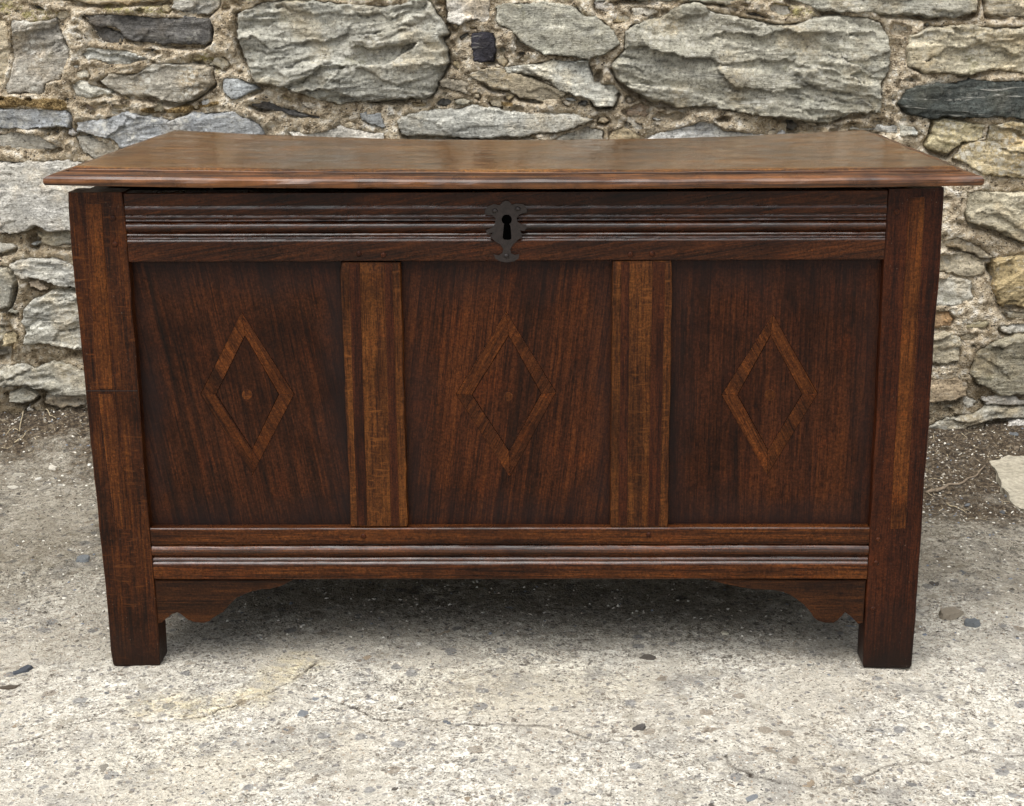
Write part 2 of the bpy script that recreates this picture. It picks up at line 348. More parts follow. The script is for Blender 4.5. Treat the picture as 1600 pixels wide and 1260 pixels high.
# ------------------------------------------------------------------ ground
WY = 1.2                                           # front plane of the wall
rng_ = np.random.default_rng(5)
def axis(parts):
    out = []
    for a, b, s in parts:
        n = max(2, int(round((b-a)/s))+1); x = np.linspace(a, b, n)
        out.append(x if not out else x[1:])
    return np.concatenate(out)
crackpix = [[(0, 1165), (70, 1145), (145, 1121), (240, 1127), (320, 1119), (345, 1108)], [(500, 1088), (560, 1110), (600, 1128), (660, 1122), (700, 1132), (800, 1134), (860, 1135), (940, 1160), (985, 1157)],
            [(1132, 1180), (1140, 1200), (1180, 1216), (1270, 1231), (1340, 1222), (1380, 1195), (1450, 1190), (1520, 1172), (1600, 1178)], [(345, 1110), (420, 1082), (480, 1050), (500, 1035)]]
stainpix = [(235, 1100), (330, 1103), (400, 1085), (450, 1050), (470, 1040)]
def ground_h(X, Y, fine=True):
    bank = .062*sstep(.86, 1.24, Y+.03*fbm(X*4, Y*4, 3, 2))*(.45+.55*sstep(.5, -.6, X))
    h = bank+.004*fbm(X*3, Y*3, 11, 3)*(1-np.exp(-((np.abs(X)-.5)**2+Y**2)*30)*.8)
    if fine:
        near = 1-sstep(3, 8, np.hypot(X, Y))
        d = dirt_m(X, Y)
        f = .0013*fbm(X*70, Y*70, 21, 4, .6)+.0012*fbm(X*22, Y*22, 22, 3)
        rough = .005*fbm(X*38, Y*38, 31, 4, .65)+.006*fbm(X*12, Y*12, 32, 3)
        # tamping ridges in the right foreground
        rid = .0013*np.sin((X*1.0+Y*.55)*95+3*fbm(X*4, Y*4, 7, 2))*sstep(.1, .5, X)*sstep(.1, -.15, Y)
        h = h+near*(f*(1-d)+rough*d+rid*(1-d)+.002*fbm(X*30, Y*30, 77, 3)*sstep(-.02, .25, Y))
    return h
def dirt_m(X, Y):
    yb = np.where(X < 0, .93+.0*X, .80+(X-.8)*.02)
    yb = .93+(.76-.93)*sstep(-.3, .8, X)
    n = .09*fbm(X*5, Y*5, 41, 4)
    d = sstep(yb-.20, yb+.09, Y+n*1.3)
    return d
gx = axis([(-60, -8, 4), (-8, -2, .3), (-2, -1.05, .015), (-1.05, 1.1, .0031), (1.1, 2, .015), (2, 8, .3), (8, 60, 4)])
gy = axis([(-60, -8, 4), (-8, -2, .3), (-2, -.44, .02), (-.44, .45, .0031), (.45, 1.24, .0036), (1.24, 1.9, .06), (1.9, 10, .9), (10, 60, 5)])
X, Y = np.meshgrid(gx, gy)
D = dirt_m(X, Y)
slab = np.array([at_z(*p)[:2] for p in [(1550, 722), (1640, 715), (1640, 830), (1600, 792), (1572, 758)]])
H = ground_h(X, Y)
crack = np.zeros(X.shape)
for cp in crackpix:
    pts = [at_z(*p)[:2] for p in cp]
    wx = X+.004*fbm(X*60, Y*60, 51, 3); wy_ = Y+.004*fbm(X*60, Y*60, 52, 3)
    dd = linesd(wx, wy_, pts); crack = np.maximum(crack, sstep(.0026, .0008, dd)*(.55+.45*sstep(-.2, .3, fbm(X*30, Y*30, 53, 2))))
H = H-.003*crack
sp = [at_z(*p)[:2] for p in stainpix]
st = sstep(.055, .0, linesd(X, Y, sp)+.02*fbm(X*25, Y*25, 61, 3))
st = np.maximum(st*.9, .28*sstep(.15, .9, fbm(X*2.5+3, Y*3, 62, 3))*sstep(.2, -.1, Y))
grime_shade = np.clip(.35*sstep(.06, .34, Y)*sstep(.62, .45, np.abs(X))+sstep(-.16, .42, Y+.10*fbm(X*4, Y*4, 63, 4))*.9+.25*sstep(.1, .9, fbm(X*3, Y*3, 64, 3)), 0, 1)  # first term paints coffer shade into the ground colour; the rest is grime
me = np_mesh('ground', np.stack([X, Y, H], -1).reshape(-1, 3), grid_quads(len(gx), len(gy)))
for n_, a_ in (('dirt', D), ('grime_shade', grime_shade), ('stain', np.clip(st, 0, 1)), ('crack', crack)): attr(me, n_, a_)
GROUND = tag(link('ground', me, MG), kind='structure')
def gh(x, y):
    return float(ground_h(np.array([[x]]), np.array([[y]]))[0, 0])

# ------------------------------------------------------------------ the wall
WALL = link('stone_wall', None, None, None, (0, WY, 0))
tag(WALL, 'rubble wall of grey and ochre stones in crumbling beige mortar behind the coffer', 'wall')
def S(ox, oy, s, pts): return [(ox+p[0]/s, oy+p[1]/s) for p in pts]
# (polygon in photo pixels, colour, ledge roughness m, protrusion m, foliation angle, edge width m, lichen)
GREY, WARM, PALE, DARK, BLUE, OCH, WHITE, SLATE = (162, 157, 144), (177, 166, 143), (190, 186, 175), (90, 88, 84), (154, 156, 155), (184, 169, 136), (204, 203, 196), (70, 74, 71)
STN = [
 (S(0,0,5,[(-120,120),(50,150),(72,260),(70,480),(52,600),(25,700),(-10,750),(-120,760)]), WARM, .006, .022, .1, .010, .8),
 (S(0,0,5,[(80,150),(250,170),(430,150),(490,270),(545,400),(510,540),(480,630),(370,660),(350,735),(60,745),(45,680),(85,520),(85,300)]), GREY, .009, .030, .5, .012, 1),
 ([(25,-60),(268,-60),(266,1),(230,4),(180,7),(112,4),(32,-1)], WARM, .006, .034, 0, .006, .5),
 ([(268,-40),(345,-40),(341,8),(322,24),(292,21),(268,11)], PALE, .008, .032, .4, .006, .8),
 (S(0,0,5,[(200,20),(290,30),(350,70),(340,100),(250,80)]), DARK, .001, .012, 0, .005, 0),
 ([(128,22),(190,21),(240,26),(325,29),(331,45),(328,64),(315,72),(285,73),(245,68),(215,66),(195,60),(186,48),(145,38)], DARK, .005, .036, .05, .006, .35),
 ([(143,41),(170,43),(191,55),(188,70),(160,70),(149,56)], DARK, .004, .030, -.2, .005, .1),
 ([(124,84),(140,72),(165,75),(200,78),(215,86),(241,93),(222,96),(205,103),(170,102),(150,95),(130,92)], PALE, .012, .030, -.15, .007, .9),
 ([(150,124),(170,115),(215,112),(240,98),(300,98),(330,105),(336,130),(320,142),(290,160),(270,162),(230,155),(195,150),(165,137)], GREY, .009, .038, -.05, .012, 1),
 ([(107,130),(125,125),(150,133),(178,147),(150,150),(135,155),(117,153),(108,140)], PALE, .010, .026, -.3, .006, 1),
 ([(124,163),(135,161),(146,167),(145,177),(136,175)], (160,146,132), .001, .018, 0, .004, 0),
 ([(-30,168),(60,169),(106,172),(112,183),(108,198),(80,200),(50,203),(20,201),(-30,198)], BLUE, .004, .040, 0, .005, .4),
 ([(-30,213),(25,205),(60,210),(80,222),(96,230),(75,236),(50,237),(15,232),(-30,226)], GREY, .009, .034, -.15, .007, .8),
 ([(120,192),(150,188),(180,180),(200,175),(230,180),(265,187),(290,180),(335,175),(365,176),(395,190),(414,210),(414,235),(200,245),(178,220),(150,213),(121,207)], BLUE, .007, .040, .15, .009, .9),
 ([(119,213),(150,217),(178,226),(182,246),(150,254),(128,238)], GREY, .008, .026, -.5, .006, .5),
 ([(369,17),(390,14),(402,4),(450,-2),(520,3),(560,8),(640,7),(662,-6),(672,2),(678,12),(690,30),(703,52),(688,60),(700,78),(703,98),(690,120),(683,147),(660,157),(600,157),(560,161),(525,164),(490,152),(460,142),(430,133),(396,129),(390,105),(375,85),(368,60)], GREY, .017, .046, .08, .014, .75),
 ([(346,134),(352,121),(375,123),(395,130),(409,138),(395,144),(375,155),(360,156),(348,144)], BLUE, .003, .036, -.1, .008, .2),
 ([(385,162),(420,160),(440,168),(480,178),(507,183),(495,187),(470,185),(440,177),(400,170)], DARK, .008, .030, -.3, .005, 0),
 ([(562,178),(595,180),(602,201),(580,196),(564,188)], BLUE, .001, .034, -.2, .004, .1),
 ([(488,208),(530,198),(560,204),(600,209),(604,228),(470,228),(450,208)], PALE, .006, .026, 0, .006, .9),
 ([(697,-40),(766,-40),(766,30),(760,37),(740,33),(715,38),(698,35)], PALE, .012, .030, .1, .006, .7),
 ([(738,52),(755,49),(768,50),(772,60),(773,96),(760,98),(742,98),(739,75)], (62,60,66), .002, .034, 1.4, .006, 0),
 ([(774,10),(800,4),(860,4),(900,10),(912,24),(930,25),(950,38),(962,55),(970,68),(960,78),(940,88),(920,92),(885,90),(850,87),(830,76),(808,68),(800,50),(780,42),(774,30)], GREY, .004, .044, -.1, .010, .35),
 ([(928,5),(960,8),(966,18),(945,22),(930,16)], PALE, .005, .020, 0, .005, .8),
 ([(985,12),(1010,10),(1029,14),(1028,22),(1012,29),(988,24)], PALE, .004, .026, 0, .006, .5),
 ([(730,117),(755,106),(780,104),(800,112),(830,122),(865,134),(890,146),(880,154),(850,158),(825,155),(812,153),(795,140),(768,140),(750,128)], (158,148,124), .004, .030, -.5, .008, .4),
 ([(790,103),(830,98),(870,93),(920,97),(928,115),(930,128),(960,132),(970,145),(958,167),(935,169),(912,152),(885,146),(862,132),(835,123),(810,117),(793,112)], PALE, .012, .036, -.25, .009, .7),
 ([(683,128),(700,122),(730,127),(733,132),(725,138),(738,148),(710,143),(690,139)], WARM, .006, .026, -.2, .005, .6),
 ([(622,190),(640,176),(690,172),(740,166),(770,170),(830,178),(890,178),(928,188),(915,196),(895,203),(860,211),(800,216),(740,216),(690,214),(628,212)], PALE, .007, .040, .03, .008, .8),
 ([(872,214),(915,198),(942,204),(945,228),(862,228)], GREY, .006, .022, .3, .006, .3),
 ([(953,102),(958,92),(972,80),(976,50),(985,38),(1010,33),(1035,24),(1065,6),(1090,4),(1110,15),(1140,23),(1180,27),(1215,36),(1260,32),(1300,22),(1360,26),(1378,35),(1384,50),(1392,75),(1394,110),(1380,130),(1378,160),(1375,177),(1350,177),(1320,180),(1295,192),(1270,191),(1220,186),(1170,178),(1120,172),(1060,168),(1020,160),(990,145),(968,130)], GREY, .016, .050, -.16, .016, .6),
 ([(965,-50),(1160,-50),(1160,0),(1135,6),(1120,3),(1080,2),(1040,4),(1000,1),(965,-2)], GREY, .005, .036, 0, .006, .3),
 ([(1225,-50),(1530,-50),(1528,20),(1510,26),(1470,27),(1420,24),(1380,21),(1350,18),(1310,20),(1280,15),(1250,4),(1225,-2)], GREY, .006, .044, 0, .007, .5),
 ([(1160,17),(1180,16),(1200,24),(1212,33),(1190,31),(1168,25)], DARK, .003, .020, -.4, .004, .1),
 ([(1005,218),(1040,205),(1075,195),(1095,187),(1115,190),(1135,203),(1160,204),(1194,211),(1192,228),(1000,228)], WHITE, .007, .034, .1, .007, 1),
 ([(974,172),(1000,160),(1016,166),(1012,181),(985,184)], (172,152,128), .008, .018, 0, .006, .3),
 ([(953,205),(975,198),(1000,211),(1000,226),(950,226)], OCH, .004, .022, .1, .006, .2),
 ([(1416,72),(1421,55),(1450,42),(1480,38),(1540,40),(1660,40),(1660,112),(1600,116),(1545,111),(1520,116),(1480,117),(1440,118),(1415,105)], WARM, .010, .044, 0, .009, .5),
 ([(1536,-50),(1660,-50),(1660,28),(1580,28),(1541,24)], WARM, .009, .040, .1, .007, .4),
 ([(1402,163),(1415,140),(1440,134),(1480,130),(1520,124),(1560,126),(1660,123),(1660,186),(1600,185),(1560,182),(1500,184),(1440,184),(1415,180),(1405,168)], SLATE, .003, .050, .1, .006, .12),
 ([(1325,200),(1360,197),(1403,198),(1404,211),(1370,207),(1330,205)], WHITE, .004, .030, 0, .004, .9),
 ([(1406,198),(1429,198),(1435,213),(1406,216)], WHITE, .004, .032, 0, .004, .9),
 ([(1456,187),(1480,184),(1500,190),(1540,194),(1536,215),(1500,222),(1480,244),(1450,235),(1442,228),(1452,210)], OCH, .008, .036, -.3, .008, .6),
 ([(1543,194),(1600,191),(1660,190),(1660,274),(1600,278),(1560,277),(1535,272),(1508,256),(1490,246),(1505,226),(1540,218)], OCH, .011, .042, -.2, .009, .7),
 ([(-30,250),(30,252),(90,250),(125,252),(200,250),(200,360),(120,363),(100,362),(75,360),(58,355),(40,358),(15,362),(-30,362)], PALE, .004, .048, .02, .008, .55),
 ([(47,364),(70,361),(108,364),(150,366),(150,388),(90,388),(62,385),(60,376)], GREY, .008, .018, 0, .005, 0),
 ([(-30,380),(10,380),(24,384),(20,393),(0,397),(-30,398)], PALE, .004, .028, 0, .005, .6),
 ([(14,417),(30,405),(60,402),(90,405),(120,418),(160,424),(160,454),(118,451),(95,445),(60,436),(35,437),(20,425)], PALE, .008, .046, -.1, .008, .7),
 ([(-30,417),(14,420),(24,440),(22,460),(12,484),(-30,485)], GREY, .004, .034, .3, .007, .5),
 ([(32,503),(38,485),(50,470),(80,457),(118,456),(170,458),(170,545),(125,546),(90,541),(60,537),(36,541),(38,512)], PALE, .013, .044, .05, .010, .7),
 ([(-30,505),(4,508),(7,520),(0,535),(-30,536)], WARM, .004, .026, 0, .006, .5),
 ([(-30,576),(30,570),(55,575),(80,565),(110,572),(132,585),(180,588),(180,615),(100,617),(70,610),(40,600),(10,605),(-30,598)], GREY, .014, .040, .08, .008, .8),
 ([(10,614),(40,606),(60,620),(40,634),(12,630)], GREY, .008, .030, .1, .008, .2),
 ([(66,618),(90,610),(125,606),(150,612),(150,630),(100,640),(70,634)], GREY, .010, .030, .1, .008, .5),
 ([(1508,300),(1530,296),(1570,300),(1660,300),(1660,386),(1600,379),(1570,368),(1545,358),(1515,348),(1508,330)], WARM, .012, .038, -.2, .008, .3),
 ([(1440,372),(1472,376),(1500,372),(1530,385),(1552,402),(1530,401),(1500,391),(1440,382)], WARM, .006, .034, -.4, .005, .4),
 ([(1440,392),(1468,398),(1500,396),(1530,404),(1545,411),(1538,428),(1515,433),(1475,430),(1440,428)], WARM, .008, .028, -.1, .007, .5),
 ([(1440,438),(1490,434),(1518,440),(1522,465),(1500,477),(1440,482)], PALE, .009, .030, 0, .008, .7),
 ([(1552,407),(1580,399),(1660,405),(1660,484),(1590,478),(1562,482),(1552,450)], (172,152,114), .007, .040, .6, .009, .5),
 ([(1440,488),(1485,486),(1496,500),(1490,513),(1440,516)], (166,140,106), .004, .024, 0, .007, .2),
 ([(1440,522),(1480,520),(1498,528),(1501,545),(1496,565),(1440,568)], WARM, .007, .040, .1, .007, .5),
 ([(1508,506),(1545,501),(1541,512),(1512,513)], (158,148,118), .001, .034, 0, .003, .1),
 ([(1520,562),(1530,545),(1560,530),(1590,524),(1660,528),(1660,606),(1600,618),(1560,616),(1530,600),(1515,585)], (140,132,112), .008, .042, -.15, .012, .2),
 ([(1440,594),(1490,592),(1512,600),(1512,620),(1490,628),(1440,630)], (156,138,112), .007, .034, 0, .009, .4),
 ([(1562,510),(1600,504),(1660,504),(1660,519),(1600,522),(1566,520)], PALE, .006, .030, 0, .006, .7),
 ([(1570,487),(1610,484),(1660,486),(1660,500),(1610,500),(1576,500)], WARM, .006, .026, 0, .006, .4),
 ([(1440,672),(1480,650),(1520,646),(1545,634),(1580,640),(1660,626),(1660,650),(1600,655),(1560,656),(1510,669),(1480,685),(1440,688)], GREY, .014, .036, .28, .008, .7),
 ([(1513,682),(1560,667),(1590,657),(1660,655),(1660,682),(1590,683),(1540,688)], PALE, .008, .046, .15, .008, .8),
 ([(1532,624),(1560,622),(1600,626),(1660,612),(1660,622),(1600,634),(1560,634),(1540,632)], PALE, .006, .028, .1, .005, .7),
]
wallpolys = []
def wp(poly): return [(at_y(px, py, WY-.03).x, at_y(px, py, WY-.03).z) for px, py in poly]
for s_ in STN: wallpolys.append((wp(s_[0]),)+tuple(s_[1:])+(.0028,))
# small packing stones in the joints, in view
rr = random.Random(11)
def centr(P): return (sum(p[0] for p in P)/len(P), sum(p[1] for p in P)/len(P))
def blob(cx_, cz_, a, b, ang, n, jit=.25, R=rr):
    out = []
    for k in range(n):
        t = 2*math.pi*k/n+R.uniform(-.2, .2); q = 1+R.uniform(-jit, jit); x = math.cos(t)*a*q; z = math.sin(t)*b*q
        out.append((cx_+x*math.cos(ang)-z*math.sin(ang), cz_+x*math.sin(ang)+z*math.cos(ang)))
    return out
placed = [w_[0] for w_ in wallpolys]
def free(P, gap):
    A = np.array(P); 
    for Q in placed:
        B = np.array(Q)
        if A[:, 0].max()+gap < B[:, 0].min() or A[:, 0].min()-gap > B[:, 0].max() or A[:, 1].max()+gap < B[:, 1].min() or A[:, 1].min()-gap > B[:, 1].max(): continue
        if polysd(A[:, 0], A[:, 1], Q).max() > -gap: return False
        if polysd(B[:, 0], B[:, 1], P).max() > -gap: return False
    return True
ZT = 1.62
xl_, xr_ = at_y(0, 100, WY).x, at_y(1600, 100, WY).x; ztop = at_y(800, 0, WY).z
def visible_z(x):                                   # bottom of what the camera sees between lid and top
    return at_y(800, 212, WY).z
small_cols = [PALE, WARM, GREY, (186,172,150), PALE, WARM, (178,166,142), OCH, WHITE, DARK]
for k in range(9000):
    px, py = rr.uniform(-10, 1610), rr.choice([rr.uniform(-10, 215), rr.uniform(-10, 215), rr.uniform(215, 640)])
    if 130 < px < 1465 and py > 215: continue
    c = at_y(px, py, WY-.02); a = rr.uniform(.006, .034)*(1 if k < 5000 else .5); b = a*rr.uniform(.3, .75)
    P = blob(c.x, c.z, a, b, rr.uniform(-.5, .3), rr.choice((5, 5, 6)), .35)
    if free(P, .0012):
        placed.append(P); wallpolys.append((P, rr.choice(small_cols), .003, rr.uniform(.016, .026), rr.uniform(-.4, .4), .004, rr.uniform(0, .8), .0026))
    if len(placed) > 205: break
# hidden and out-of-frame courses: rough coursed blocks filling the rest of the wall
R2 = random.Random(4)
z = -.03
while z < ZT:
    hh = R2.uniform(.07, .16); x = -1.95+R2.uniform(0, .1)
    while x < 1.95:
        ww = R2.uniform(.10, .34)
        tilt = R2.uniform(-.02, .02)
        P = []
        for (a, b) in ((0, 0), (.33, 0), (.66, 0), (1, 0), (1, .5), (1, 1), (.6, 1), (.3, 1), (0, 1), (0, .5)):
            P.append((x+a*(ww-.016)+R2.uniform(-.012, .012), z+b*(hh-.014)+tilt*a+R2.uniform(-.010, .010)))
        if free(P, .004):
            placed.append(P)
            wallpolys.append((P, R2.choice([GREY, WARM, PALE, BLUE, OCH, GREY, WARM]), R2.uniform(.005, .012), R2.uniform(.028, .045), R2.uniform(-.15, .15), .010, R2.uniform(.3, .9), .0075))
        x += ww
    z += hh
for k in range(2500):                                # gap fillers out of view
    x, z = R2.uniform(-1.92, 1.92), R2.uniform(0, ZT-.03)
    a = R2.uniform(.02, .07); b = a*R2.uniform(.35, .7); P = blob(x, z, a, b, R2.uniform(-.3, .3), 8, .2, R2)
    if (xl_-.02 < x < xr_+.02) and z < ztop+.01 and not (-.9 < x < .93 and z < .72): continue
    if free(P, .005):
        placed.append(P); wallpolys.append((P, R2.choice(small_cols), .006, R2.uniform(.02, .035), R2.uniform(-.2, .2), .008, .6, .0075))
    if len(placed) > 440: break

def facets(a, b, sx, sz, seed):
    u, v_ = a/sx, b/sz; iu, iv = np.floor(u), np.floor(v_); best = np.full(a.shape, 1e9); h = np.zeros(a.shape); idv = np.zeros(a.shape)
    for du in (-1, 0, 1):
        for dv_ in (-1, 0, 1):
            cu, cv = iu+du, iv+dv_
            pu = cu+.5+.48*h2(cu, cv, seed); pv = cv+.5+.48*h2(cu, cv, seed+1)
            d = (u-pu)**2+(v_-pv)**2; k = h2(cu, cv, seed+2)
            hh = k+.9*((u-pu)*h2(cu, cv, seed+3)+(v_-pv)*h2(cu, cv, seed+4)); m = d < best
            best = np.where(m, d, best); h = np.where(m, hh, h); idv = np.where(m, k, idv)
    return h, idv
def ledge_field(X, Z, ang, rough, seed):
    a = X*math.cos(ang)+Z*math.sin(ang); b = -X*math.sin(ang)+Z*math.cos(ang)
    wv = .016*fbm(a*7, b*7, seed+1, 3)+.0035*fbm(a*45, b*45, seed+2, 2)
    b2 = b+wv
    q1 = b2/.021+.5*fbm(a*5, b*5, seed+3, 2); i1 = np.floor(q1)
    q2 = b2/.0075; i2 = np.floor(q2); f2 = q2-i2
    p1 = vn(a*11, i1*7.77+.5, seed+4); p2 = vn(a*24, i2*5.31+.5, seed+5); f1 = q1-i1
    big = fbm(a*7, b*15, seed+6, 3)
    msk = sstep(-.15, .35, fbm(X*6.5+Z*2, Z*10, seed+9, 3))       # ledgy in places, smooth cleavage face elsewhere
    tn = fbm(a*9, b*26, seed+8, 3)*3.2; ti = np.floor(tn); tf = tn-ti
    terr = (ti+sstep(.0, .22, tf))/3.2*(.45+.75*msk)
    fa, fid = facets(a+.020*fbm(a*10, b*14, seed+11, 4), b2+.008*fbm(a*12, b*20, seed+12, 5), .15, .036, seed+13)
    fb, _ = facets(a+.006*fbm(a*30, b*60, seed+14, 3), b2+.0016*fbm(a*40, b*90, seed+15, 3), .055, .0072, seed+16)
    h = rough*(.46*fa+.17*fb*(.35+.65*msk)+.30*msk*(.7*p1*(1-.3*f1)+.42*p2)+.38*terr+.22*big)
    tone = .35*fid+.45*p2*msk+.35*p1*msk+.4*fbm(a*20, b*60, seed+7, 3)
    return h, tone
def stone(i, P, colr, rough, prot, ang, ew, lich, res):
    A = np.array(P); m = .010
    x0, z0 = A.min(0)-m; x1, z1 = A.max(0)+m
    z0 = max(z0, -.12)
    xs = np.arange(x0, x1+res, res); zs = np.arange(z0, z1+res, res)
    X, Z = np.meshgrid(xs, zs); sd = i*131+7
    Xw = X+.0045*fbm(X*30, Z*30, sd+20, 3)+.0016*vn(X*190, Z*190, sd+22); Zw = Z+.0045*fbm(X*30, Z*30, sd+21, 3)+.0016*vn(X*190, Z*190, sd+23)
    d = polysd(Xw, Zw, P)+.0016; size = max(d.max(), .004)
    e = np.clip(d/np.minimum(ew*.42*(1+.6*fbm(X*18, Z*18, sd+24, 2)), size), 0, 1); prof = 1-(1-e)**1.4
    L, tone = ledge_field(X, Z, ang, rough*1.5, sd)
    L = L+.0010*min(1, rough/.006)*fbm(X*60, Z*150, sd+30, 4, .6)
    dome = .003*np.clip(d/.06, 0, 1)**.6
    tl = rough*.5*(fbm(X*3, Z*3, sd+31, 2))
    h = prof*(prot*.92+L+dome+tl)
    h = np.where(d < 0, d*3.2, h)
    keep = d > -.008
    idx = np.arange(X.size).reshape(X.shape); ny, nx = X.shape
    kq = keep[:-1, :-1] & keep[1:, :-1] & keep[:-1, 1:] & keep[1:, 1:]
    q = np.stack([idx[:-1, :-1], idx[:-1, 1:], idx[1:, 1:], idx[1:, :-1]], -1)[kq]
    if len(q) < 4: return
    used, inv = np.unique(q, return_inverse=True); q = inv.reshape(q.shape)
    V = np.stack([X.ravel()[used], WY-h.ravel()[used], Z.ravel()[used]], -1)
    # side walls running back into the wall
    E = np.concatenate([q[:, [0, 1]], q[:, [1, 2]], q[:, [2, 3]], q[:, [3, 0]]])
    key = np.sort(E, 1); kk = key[:, 0].astype(np.int64)*len(V)+key[:, 1]
    u, ix, cn = np.unique(kk, return_index=True, return_counts=True); BE = E[ix[cn == 1]]
    bv = np.unique(BE); mp = np.full(len(V), -1); mp[bv] = len(V)+np.arange(len(bv))
    B = V[bv].copy(); B[:, 1] = WY+.06
    tone_v = np.concatenate([tone.ravel()[used], np.zeros(len(bv))])
    V = np.concatenate([V, B]); sq = np.stack([BE[:, 1], BE[:, 0], mp[BE[:, 0]], mp[BE[:, 1]]], -1)
    Q = np.concatenate([q, sq])
    c = np.array([A[:, 0].mean(), WY, A[:, 1].mean()])
    me = np_mesh('stone', V-c, Q, True); attr(me, 'tone', tone_v); attr(me, 'lich', np.full(len(V), lich))
    o = link('stone', me, MS, WALL, (c[0], 0, c[2]))
    r_ = random.Random(i); j = r_.uniform(.90, 1.10)
    cl = lin(colr); o.color = (cl[0]*j*r_.uniform(.97, 1.03), cl[1]*j, cl[2]*j*r_.uniform(.97, 1.03), 1)
for i, s_ in enumerate(wallpolys): stone(i, *s_)

# mortar
mx = axis([(-1.98, -1.15, .012), (-1.15, -.82, .0032), (-.82, .86, .0034), (.86, 1.1, .0032), (1.1, 1.98, .012)])
mz = axis([(-.1, .70, .0040), (.70, .99, .0030), (.99, ZT, .014)])
X, Z = np.meshgrid(mx, mz)
sdall = np.full(X.shape, -1.0); below = np.zeros(X.shape)
for s_ in wallpolys:
    P = np.array(s_[0]); m = .05
    ix = np.where((mx > P[:, 0].min()-m) & (mx < P[:, 0].max()+m))[0]; iz = np.where((mz > P[:, 1].min()-m) & (mz < P[:, 1].max()+m))[0]
    if len(ix) < 2 or len(iz) < 2: continue
    sl_ = (slice(iz[0], iz[-1]+1), slice(ix[0], ix[-1]+1))
    dd = polysd(X[sl_], Z[sl_], s_[0]); sdall[sl_] = np.maximum(sdall[sl_], dd)
    up = polysd(X[sl_], Z[sl_]+.006, s_[0])             # a stone just above this point
    below[sl_] = np.maximum(below[sl_], sstep(-.006, .002, up)*(dd < .002)*min(1, s_[3]/.03))
h = .0275+.007*fbm(X*9, Z*9, 901, 3)+.0055*fbm(X*34, Z*34, 902, 4, .6)+.0032*fbm(X*110, Z*110, 903, 3, .7)
fill = sstep(-.4, .5, fbm(X*7, Z*7, 905, 3))             # mortar smeared nearly flush in places
h += .012*fill
fg, _ = facets(X+.003*fbm(X*90, Z*90, 920, 3), Z+.003*fbm(X*90, Z*90, 921, 3), .013, .010, 922); fh, _ = facets(X, Z, .0055, .0048, 930)
h += .0022*fg*sstep(-.3, .3, fbm(X*12, Z*12, 931, 2))+.0011*fh
gr = sstep(-.009, -.001, sdall)
h -= gr*(.001+.008*sstep(0, .7, fbm(X*14, Z*14, 906, 2)))
h -= .026*below*sstep(-.15, .4, fbm(X*10, Z*13, 907, 2))
lowL = sstep(.42, .30, Z)*sstep(-.85, -.95, X)
h -= .012*lowL
for (px, py, r) in ((1543, 418, .010), (8, 540, .03), (60, 372, .02), (935, 120, .012), (1445, 75, .0)):
    c = at_y(px, py, WY)
    if r: h -= .035*sstep(r, r*.3, np.hypot((X-c.x), (Z-c.z)*.6))
def patch(pts, w_):
    return sstep(w_, w_*.2, linesd(X, Z, [(at_y(*p, WY).x, at_y(*p, WY).z) for p in pts])+w_*.5*fbm(X*30, Z*30, 911, 3))
moss = np.maximum.reduce([patch([(-10, 158), (50, 158), (105, 162)], .014), patch([(230, 170), (270, 172), (330, 164), (345, 160)], .010), patch([(770, 160), (800, 162)], .008), patch([(20, 560), (30, 520), (15, 490)], .02)*.6])
yel = np.maximum.reduce([patch([(20, 10), (60, 24), (90, 22)], .02), patch([(170, 12), (210, 18), (262, 12)], .02), patch([(300, 92), (325, 90)], .015), patch([(1210, 12), (1260, 25)], .02), patch([(340, 100), (345, 110)], .012)])
damp = np.clip(.75*patch([(0, 555), (60, 556), (130, 552)], .03)+.7*patch([(20, 520), (20, 470), (80, 448)], .03)+.5*patch([(0, 370), (110, 372)], .02)+.8*sstep(.16, .05, Z+.03*fbm(X*10, Z*10, 913, 3)), 0, .85)
h += moss*.006
h -= .022*sstep(.001, .0055, sdall)
keep = sdall < .009
me_idx = np.arange(X.size).reshape(X.shape)
kq = keep[:-1, :-1] | keep[1:, :-1] | keep[:-1, 1:] | keep[1:, 1:]
q = np.stack([me_idx[:-1, :-1], me_idx[:-1, 1:], me_idx[1:, 1:], me_idx[1:, :-1]], -1)[kq]
used, inv = np.unique(q, return_inverse=True)
me = np_mesh('mortar', np.stack([X.ravel()[used], -h.ravel()[used], Z.ravel()[used]], -1), inv.reshape(q.shape))
for n_, a_ in (('moss', moss), ('yellow', yel), ('damp', damp)): attr(me, n_, a_.ravel()[used])
link('mortar', me, MM, WALL)
# solid body behind the face
bm = bmesh.new(); bmesh.ops.create_cube(bm, size=1, matrix=Matrix.Translation((0, .24, ZT/2-.06))@Matrix.Diagonal((3.94, .36, ZT+.08, 1)))
o = bm_obj('wall_core', bm, MM, WALL)
bm = bmesh.new(); bmesh.ops.create_cube(bm, size=1, matrix=Matrix.Translation((0, .19, ZT+.02))@Matrix.Diagonal((3.96, .46, .07, 1)))
bmesh.ops.subdivide_edges(bm, edges=bm.edges, cuts=12, use_grid_fill=True)
for v in bm.verts: v.co += Vector((rr.uniform(-.005, .005), rr.uniform(-.006, .006), rr.uniform(-.008, .008)))
bm_obj('capping', bm, MM, WALL)

# ------------------------------------------------------------------ the coffer
X0c = 0.0
BOX = link('oak_coffer', None, None, None, (0, 0, 0))
tag(BOX, 'antique dark oak coffer with three diamond inlaid panels and moulded lid on the concrete', 'chest')
def jit(v, amp, s=1.0):
    a = np.array([[v[0]*s+v[2]*s*.37]]); b = np.array([[v[2]*s+v[1]*s]])
    return float(fbm(a*1, b*1, 77, 3)[0, 0])*amp

